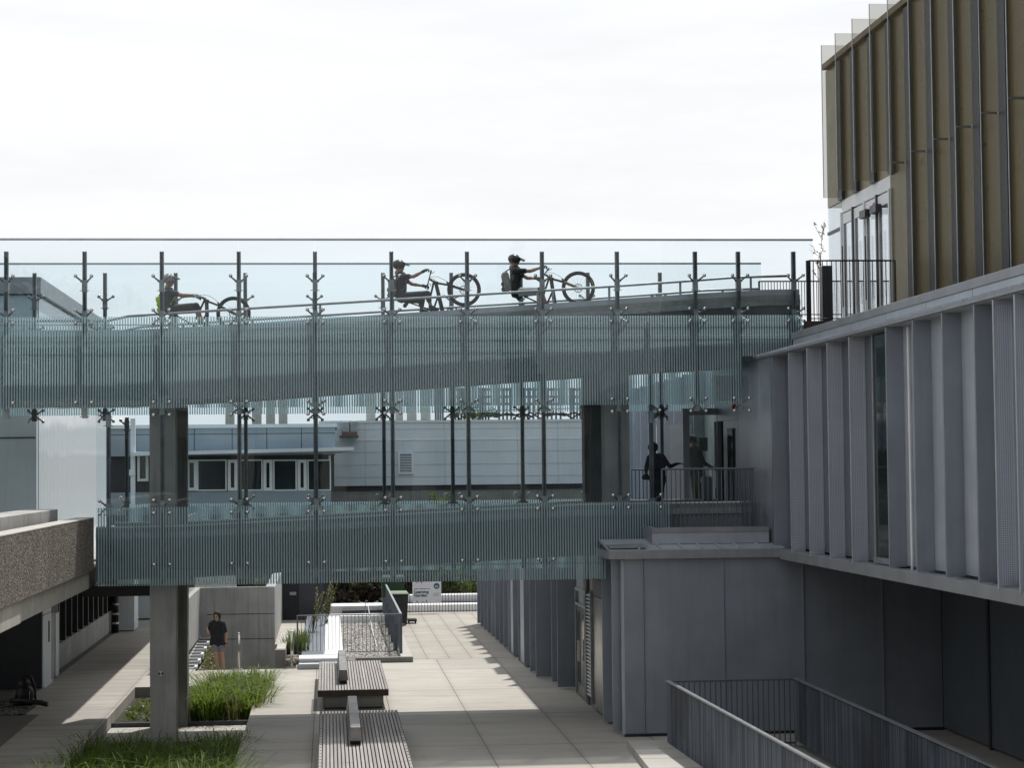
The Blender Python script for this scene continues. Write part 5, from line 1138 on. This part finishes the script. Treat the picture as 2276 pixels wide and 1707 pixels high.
# ================================================================== PEOPLE
def hand(g, wr, d, palm, curl=1.0, thumb=1):
    """palm + four unequal bent fingers + thumb: d = pointing direction, palm = direction the palm faces"""
    d = Vector(d).normalized(); palm = Vector(palm); palm = (palm-d*palm.dot(d)).normalized(); s_ = d.cross(palm)*thumb; wr = Vector(wr)
    g.cap(wr, wr+d*.045, .026, .030); kn = wr+d*.085
    for k in (-1, -.33, .33, 1): g.cap(wr+d*.03+s_*.016*k, kn+s_*.028*k, .016, .013)
    for k, L in ((-1, .062), (-.33, .076), (.33, .080), (1, .072)):
        a = kn+s_*.029*k; b = a+(d*math.cos(.7*curl)+palm*math.sin(.7*curl))*L*.5; c = b+(d*math.cos(1.6*curl)+palm*math.sin(1.6*curl))*L*.36; e = c+(d*math.cos(2.5*curl)+palm*math.sin(2.5*curl))*L*.26
        g.cap(a, b, .0105, .0095, 8).cap(b, c, .0095, .009, 8).cap(c, e, .009, .008, 8)
    a = wr+d*.025+s_*.026; b = a+(s_*.7+d*.6+palm*.35).normalized()*.040; c = b+(d*.8+palm*.5+s_*.1).normalized()*.032; g.cap(a, b, .014, .012, 8).cap(b, c, .012, .009, 8)
def head_parts(g, c, face, upv, r=.098):
    f_ = Vector(face).normalized(); u_ = Vector(upv).normalized(); u_ = (u_-f_*u_.dot(f_)).normalized(); s_ = f_.cross(u_); M = Matrix((s_, f_, u_)).transposed()
    g.sphere(c+u_*.025-f_*.012, r, 16, 12, (.80, 1.0, .98), M); g.sphere(c-u_*.035+f_*.028, r*.74, 14, 10, (.82, .92, 1.0), M); g.sphere(c-u_*.093+f_*.062, .030, 10, 8, (1.15, .85, .8), M)   # skull, face, chin
    g.cap(c+u_*.012+f_*.086, c-u_*.030+f_*.104, .011, .0155, 8); g.sphere(c-u_*.064+f_*.085, .022, 10, 6, (1.1, .6, .55), M)                                             # nose, mouth
    for q in (-1, 1): g.sphere(c-u_*.012-f_*.012+s_*.083*q, .030, 10, 8, (.35, .7, 1.1), M)                                                                                   # ears
    g.cap(c+u_*.03+f_*.078-s_*.03, c+u_*.03+f_*.078+s_*.03, .012, .012, 8)
    return M, s_, f_, u_
def arms_legs(g, J, k=1., only=None):
    for s_ in 'NF':
        if 'el'+s_ in J:
            g.cap(J['sh'+s_], J['el'+s_], .054*k, .043*k).cap(J['el'+s_], J['wr'+s_], .043*k, .029*k); m_ = J['el'+s_].lerp(J['wr'+s_], .3); g.sphere(m_, .045*k)
        if 'kn'+s_ in J:
            g.cap(J['hp'+s_], J['kn'+s_], .088*k, .062*k); g.cap(J['kn'+s_], J['an'+s_], .058*k, .040*k); g.sphere(J['kn'+s_].lerp(J['an'+s_], .3), .060*k); g.cap(J['an'+s_]+Vector((0, 0, -.02)), J['to'+s_], .042*k, .030*k)
def torso(g, J, k=0., belly=.0):
    hn, hf, sn, sf = J['hpN'], J['hpF'], J['shN'], J['shF']; hc = (hn+hf)/2; sc_ = (sn+sf)/2; w = hc.lerp(sc_, .42)
    g.cap(hn, hf, .112+k, .112+k); g.cap(sn.lerp(sf, .08), sf.lerp(sn, .08), .078+k, .078+k)
    for a, b in ((hn, sn), (hf, sf)):
        ai = a.lerp(hc, .25); bi = b.lerp(sc_, .42); m_ = ai.lerp(bi, .45).lerp(w, .25); g.cap(ai, m_, .112+k, .104+k+belly).cap(m_, bi, .104+k+belly, .108+k)
    g.cap(w, sc_.lerp(w, .3), .115+k+belly, .12+k); g.cap(sc_, sc_.lerp(J['nk'], .7), .085+k*.6, .062+k*.4)
def person(label, base, J, face, upv, skin, curl=1.2, hands=None, group=None, ncov=0., vox=.010):
    o = thing('person', base, label, 'person', group); g = G(); torso(g, J); arms_legs(g, J); M, s_, f_, u_ = head_parts(g, J['hd'], face, upv); g.cap(J['nk'], J['hd']-Vector(upv).normalized()*.05, .058, .054)
    for q, d, pl, th in hands or []: hand(g, J['wr'+q], d, pl, curl, th)
    blob(g, 'body', skin, o, vox, 2)
    for q in (-1, 1):
        c = J['hd']+u_*.008+f_*.079+s_*.032*q; G().sphere(c, .0125, 8, 6).build('eye', m_hair, o, smooth=True)
    G().cap(J['hd']-u_*.066+f_*.098-s_*.018, J['hd']-u_*.066+f_*.098+s_*.018, .0045, .0045, 6).build('mouth', m_red if skin is m_skin else m_hair, o, smooth=True)
    return o, s_, f_, u_
def garment(o, name, m, parts, vox=.012):
    g = G()
    for q in parts: g.cap(*q)
    return blob(g, name, m, o, vox, 3)
def shirt(o, J, m, sleeve=.62, k=.012, hem=.0, belly=0., name='shirt'):
    g = G(); torso(g, J, k, belly)
    for s_ in 'NF':
        if 'el'+s_ in J: e = J['sh'+s_].lerp(J['el'+s_], min(sleeve, 1)); g.cap(J['sh'+s_], e, .066, .062 if sleeve < 1 else .052)
        if sleeve > 1 and 'el'+s_ in J: g.cap(J['el'+s_], J['wr'+s_].lerp(J['el'+s_], .06), .052, .038)
    return blob(g, name, m, o, .012, 3)
def trousers(o, J, m, frac=.95, loose=.016, shin=0., name='shorts'):
    g = G(); g.cap(J['hpN'], J['hpF'], .124, .124)
    for s_ in 'NF':
        e = J['hp'+s_].lerp(J['kn'+s_], frac); g.cap(J['hp'+s_], e, .092+loose, .066+loose*1.1)
        if shin: g.cap(J['kn'+s_], J['kn'+s_].lerp(J['an'+s_], shin), .066+loose, .052+loose*.6)
    return blob(g, name, m, o, .012, 3)
def shoes(o, J, m):
    for s_ in 'NF':
        g = G(); a, t_ = J['an'+s_], J['to'+s_]; g.cap(a+Vector((0, 0, -.03)), a.lerp(t_, .5)+Vector((0, 0, -.02)), .05, .046).cap(a.lerp(t_, .5)+Vector((0, 0, -.02)), t_, .046, .036); blob(g, 'shoe', m, o, .012, 2)
def helmet(o, J, f_, u_, s_, m, pm=None, stripe=None):
    c = J['hd']; M = Matrix((s_, f_, u_)).transposed(); g = G(); g.sphere(c+u_*.055-f_*.016, .131, 20, 12, (.90, 1.10, .84), M)
    g.sphere(c+u_*.025-f_*.075, .085, 14, 10, (1.0, .7, .95), M); h = blob(g, 'helmet', m, o, .010, 2)
    n = u_*.055
    p = G(); a = c+u_*.105+f_*.06; b = c+u_*.070+f_*.225
    p.prism([a-s_*.085, a+s_*.085, b+s_*.055, b-s_*.055], u_*.014); p.prism([a-s_*.085-f_*.04, a-s_*.085+f_*.0, b-s_*.055, b-s_*.055-f_*.05], -u_*.02); p.build('visor', pm or m, h, bevel=.004)
    g = G()
    for q in (-.05, 0, .05): g.cap(c+u_*.148-f_*.06+s_*q*1.1, c+u_*.15+f_*.045+s_*q, .008, .008, 6)
    g.build('vent_ribs', m_rail, h, smooth=True)
    if stripe:
        g = G()
        for k in range(3): q = c+u_*(.135-.018*k)-f_*(-.02+.03*k)-s_*(.088+.004*k); g.box(q.x-.012, q.x+.012, q.y-.006, q.y+.006, q.z-.008, q.z+.008)
        g.build('green_marks', stripe, h)
    G().tube([c+u_*.03-s_*.09, c-u_*.06-s_*.06+f_*.02, c-u_*.115+f_*.045], .006, 6).build('chin_strap', m_black, h)
    g = G(); g.cap(c+u_*.010+f_*.085-s_*.05, c+u_*.010+f_*.085+s_*.05, .017, .017, 8); g.tube([c+u_*.012+f_*.075-s_*.062, c+u_*.012-f_*.01-s_*.088], .006, 5); g.build('glasses', m_black, o, smooth=True)
def rucksack(J, label, m, x_off, top, bot, thick, strap_m, base, yw=.15):
    o = thing('rucksack', base, label, 'rucksack', None); a, b = Vector(top), Vector(bot); g = G(); d = (b-a)
    for y in (-yw*.55, 0, yw*.55): g.cap(a+Vector((0, y, -.06)), b+Vector((0, y, .06)), thick, thick*1.08)
    blob(g, 'bag', m, o, .014, 4)
    m2 = a.lerp(b, .62); g = G(); g.cap(m2+Vector((-thick*.75, -.07, 0)), m2+Vector((-thick*.75, .07, 0)), .06, .06); g.cap(m2+Vector((-thick*.7, -.06, -.12)), m2+Vector((-thick*.7, .06, -.12)), .06, .06); blob(g, 'pocket', strap_m, o, .014, 3)
    for s_ in 'NF':
        sh = J['sh'+s_].lerp((J['shN']+J['shF'])/2, .38); up_ = Vector((0, 0, .105)); sgn = -1 if s_ == 'N' else 1
        q = J['hp'+s_].lerp(J['sh'+s_], .45)
        G().tube([a+Vector((0.0, sgn*.09, .02)), sh+up_+Vector((-.03, 0, -.0)), sh+Vector((.075, 0, .06)), q+Vector((.115, sgn*.01, .10)), q+Vector((.03, sgn*.06, -.06)), b+Vector((.05, sgn*.10, .10))], .013, 6).build('strap', strap_m, o, smooth=True)
    return o
def conv(u0_, v0, sc, Y, extra=None):
    return lambda x, y, dy=0.: PY(u0_+x/sc, v0+y/sc, Y+dy)
def rider(fn, pts, label, skin, m_shirt, m_short, frac, knee_pad, m_helm, visor=None, stripe=None, glove=m_cblack, shin=0., sleeve=.6, belly=0., bag=None):
    J = {}
    for k, q in pts.items():
        dy = q[2] if len(q) > 2 else {'N': -1, 'F': 1}.get(k[-1], 0)*{'sh': .19, 'el': .25, 'wr': .33, 'hp': .10, 'kn': .15, 'an': .12, 'to': .12}.get(k[:2], 0)
        J[k] = fn(q[0], q[1], dy)
    fdir = Vector((1, -.05, pts_face[0])); base = J['hpN'].lerp(J['hpF'], .5)-Vector((0, 0, .15))
    hands = [('N', (J['wrN']-J['elN']), (.55, .1, -.8), -1), ('F', (J['wrF']-J['elF']), (.55, -.1, -.8), 1)]
    o, s_, f_, u_ = person(label, base, J, fdir, Vector((-.05, 0, 1)), skin, 1.15, hands, 'helmeted riders on the footbridge')
    shirt(o, J, m_shirt, sleeve, .013, 0, belly); trousers(o, J, m_short, frac, .018, shin); shoes(o, J, m_cblack); helmet(o, J, f_, u_, s_, m_helm, visor, stripe)
    if knee_pad:
        for q in 'NF':
            g = G(); k_ = J['kn'+q]; g.cap(k_.lerp(J['hp'+q], .12), k_, .078, .080).cap(k_, k_.lerp(J['an'+q], .22), .080, .066); blob(g, 'knee_pad', knee_pad, o, .012, 2)
    for q, d, pl, th in hands:
        g = G(); hand(g, J['wr'+q], d, pl, 1.15, th); g.cap(J['wr'+q]-Vector(d).normalized()*.03, J['wr'+q], .034, .032)
        g.v = [tuple(Vector(p)) for p in g.v]; t_ = blob(g, 'glove', glove, o, .007, 1); dm = t_.modifiers.new('fit', 'DISPLACE'); dm.strength = .004; dm.mid_level = 0
    if bag: rucksack(J, bag[0], bag[1], 0, fn(*bag[2]), fn(*bag[3]), bag[4], bag[5], fn(*bag[3])-Vector((0, 0, .1)))
    return o, J
pts_face = [-.22]
# --- right rider and bike
A_ = conv(1100, 550, 9.217, YR)
hub = A_(1710, 828); rel = lambda fn, x, y: (fn(x, y).x, fn(x, y).z)
bike(hub, 0, 'black mountain bike with copper fork ridden by the rightmost rider', m_bronzefork, (-.70, .40), (-.82, .21), 'SANTA CRUZ', True)
rider(A_, dict(hd=(400, 290), nk=(345, 400), shN=(440, 480), shF=(400, 480), elN=(730, 480), elF=(660, 625), wrN=(960, 405), wrF=(840, 628), hpN=(430, 915), hpF=(440, 930), knN=(915, 880), knF=(940, 900), anN=(925, 1230), anF=(1040, 1130), toN=(1090, 1290), toF=(1170, 1190)),
      'rightmost rider in black shirt and light grey shorts leaning back on a bike', m_skin2, m_cblack, m_clgrey, .86, m_cblack, m_hblack, None, mat('green_mark', (.20, .42, .08), .5), bag=('small black and grey rucksack on the rightmost rider', m_camo, (205, 520), (260, 880), .085, m_cblack))
# --- middle rider and bike
B_2 = conv(850, 560, 9.217, YR)
hub = B_2(1672, 772)
bike(hub, math.radians(5), 'black mountain bike with black fork ridden by the middle rider', m_black, (-.745, .385), (-.80, .10))
pts_face[0] = -.12
rider(B_2, dict(hd=(345, 310), nk=(300, 420), shN=(395, 505), shF=(370, 510), elN=(640, 500), elF=(600, 655), wrN=(850, 390), wrF=(850, 695), hpN=(375, 925), hpF=(400, 935), knN=(920, 865), knF=(800, 985), anN=(985, 1090), anF=(800, 1180), toN=(1130, 1185), toF=(920, 1215)),
      'middle rider dressed in black with grey camouflage rucksack leaning back on a bike', m_skin2, m_cblack, m_cblack, 1.0, None, m_hblack, None, None, shin=.55, bag=('grey camouflage rucksack on the middle rider', m_camo, (195, 560), (215, 900), .09, m_camo))
# --- left rider and bike
C_ = conv(330, 590, 9.217, YR)
hub = C_(1742, 982)
bike(hub, math.radians(-6.5), 'black mountain bike ridden by the leftmost rider with lime rucksack', m_black, (-.76, .375), (-.74, .34))
pts_face[0] = -.10
rider(C_, dict(hd=(425, 320), nk=(390, 430), shN=(420, 540), shF=(400, 540), elN=(700, 610), elF=(690, 620), wrN=(935, 610), wrF=(950, 625), hpN=(430, 905), hpF=(450, 915), knN=(975, 830), knF=(1000, 870), anN=(1040, 1130), anF=(1090, 1150), toN=(1180, 1210), toF=(1230, 1230)),
      'leftmost rider in grey helmet and charcoal shirt leaning back on a bike', m_skin2, m_cgrey, m_cbrown, .85, m_cblack, m_hgrey, m_hgrey, None, glove=m_hgrey, belly=.03, bag=('lime green rucksack with lime waist belt on the leftmost rider', m_lime, (215, 640), (310, 900), .075, m_lime))
# ------------------------------------------------------------------ woman on the stairs
D_ = conv(430, 1340, 10.37, 57.0)
J = {k: D_(x, y, dy) for k, (x, y, dy) in dict(hd=(540, 318, 0), nk=(545, 440, 0), shN=(400, 495, 0), shF=(690, 490, 0), elN=(360, 690, .02), wrN=(325, 655, -.2), elF=(752, 735, .05), wrF=(742, 950, -.04), hpN=(470, 935, 0), hpF=(635, 935, 0), knN=(520, 1240, -.1), knF=(660, 1235, -.02), anN=(565, 1560, .1), anF=(690, 1560, 0), toN=(560, 1630, -.1), toF=(700, 1640, -.2)).items()}
o, s_, f_, u_ = person('woman in black t-shirt and grey shorts walking up beside the concrete stair wall', D_(580, 1620), J, (-.35, -1, -.15), (0, 0, 1), m_skin, .5, [('N', (J['wrN']-J['elN']), (.6, 0, .6), 1), ('F', (0.02, -.05, -1), (-1, .0, 0), 1)])
shirt(o, J, m_cblack, .68, .016, belly=.012); trousers(o, J, m_cshort, .52, .024); shoes(o, J, m_cblack)
c = J['hd']; g = G().sphere(c+u_*.042-f_*.035, .112, 18, 12, (.92, 1.0, 1.0), Matrix((s_, f_, u_)).transposed()).cap(c-f_*.06+u_*.03, c-f_*.085-u_*.09, .085, .06); g.cap(c+s_*.085+u_*.02-f_*.02, c+s_*.088-u_*.06-f_*.01, .026, .020).cap(c-s_*.085+u_*.02-f_*.02, c-s_*.088-u_*.05-f_*.01, .026, .018); blob(g, 'hair', m_hair, o, .010, 2)
G().tube([J['wrF']+Vector((0, 0, .03)), J['wrF']+Vector((0, 0, -.005))], .036, 12).build('watch_strap', m_black, o)
for q in 'NF': 
    sh = J['sh'+q].lerp(J['nk'], .42); G().tube([sh+Vector((0, .1, .04)), sh+Vector((0, -.03, .07)), sh+Vector((0, -.10, 0)), J['hp'+q].lerp(J['sh'+q], .55)+Vector((0, -.115, 0))], .017, 6).build('bag_strap', m_cblack, o, smooth=True)
# ------------------------------------------------------------------ man reaching for the landing door
E_ = conv(1420, 960, 7.54, 46.2)
J = {k: E_(x, y, dy) for k, (x, y, dy) in dict(hd=(245, 290, 0), nk=(260, 375, 0), shN=(170, 450, 0), shF=(410, 440, 0), elN=(125, 590, -.05), wrN=(120, 690, -.15), elF=(520, 585, -.02), wrF=(640, 535, -.05), hpN=(255, 800, 0), hpF=(380, 800, 0), knN=(235, 1100, -.05), knF=(350, 1100, .05), anN=(210, 1480, .12), anF=(330, 1480, .0), toN=(260, 1520, .3), toF=(390, 1520, .22)).items()}
o, s_, f_, u_ = person('man in dark navy long sleeved top reaching toward the landing door', E_(280, 1530), J, (.55, .8, -.05), (0, 0, 1), m_skin3, .4, [('N', (J['wrN']-J['elN']), (.6, .3, 0), 1), ('F', (1, 0, .1), (0, .3, -1), 1)])
shirt(o, J, m_navy, 1.2, .018, belly=.02); trousers(o, J, m_jean, 1., .014, .96, 'trousers'); shoes(o, J, m_cblack)
c = J['hd']; g = G().sphere(c+u_*.045-f_*.025, .128, 18, 12, (.95, 1.02, .98), Matrix((s_, f_, u_)).transposed()); blob(g, 'hair', m_hair, o, .010, 2)
p = J['wrN']+Vector((0, 0, -.08)); bgo = thing('hand_bag', p+Vector((0, 0, -.12)), 'small dark bag hanging from the left hand of the man at the door', 'bag'); g = G().cap(p+Vector((-.04, 0, -.02)), p+Vector((.05, 0, -.03)), .065, .06); blob(g, 'bag', m_cblack, bgo, .012, 3)
G().tube([p+Vector((-.05, 0, .02)), p+Vector((0, 0, .09)), p+Vector((.05, 0, .02))], .008, 6).build('handle', m_cblack, bgo)
# ------------------------------------------------------------------ person behind the glass door
J = {k: E_(x, y, dy+1.3) for k, (x, y, dy) in dict(hd=(915, 150, 0), nk=(920, 245, 0), shN=(880, 320, .05), shF=(1010, 330, -.05), elN=(860, 500, .05), wrN=(900, 640, 0), elF=(1090, 520, -.05), wrF=(1230, 600, -.08), hpN=(930, 700, .05), hpF=(1020, 700, -.05), knN=(950, 1030, 0), knF=(1035, 1030, -.05), anN=(960, 1400, .05), anF=(1050, 1400, 0), toN=(1040, 1440, 0), toF=(1140, 1440, -.05)).items()}
o, s_, f_, u_ = person('person in dark top and brown trousers standing behind the open glass door', E_(990, 1440, 1.3), J, (1, -.3, -.1), (0, 0, 1), m_skin2, .5, [('N', (.2, -.2, -1), (1, 0, 0), 1), ('F', (1, 0, .2), (0, 0, -1), 1)])
shirt(o, J, m_cblack, 1.2, .018); trousers(o, J, mat('brown_cloth', (.06, .042, .03), .85), 1., .016, .96, 'trousers'); shoes(o, J, m_cblack)
c = J['hd']; g = G().sphere(c+u_*.04-f_*.03, .113, 18, 12, (.92, 1.02, .98), Matrix((s_, f_, u_)).transposed()); blob(g, 'hair', m_hair, o, .010, 2)
# ------------------------------------------------------------------ tidy up helper keys
for o in bpy.data.objects:
    if '_o' in o: del o['_o']
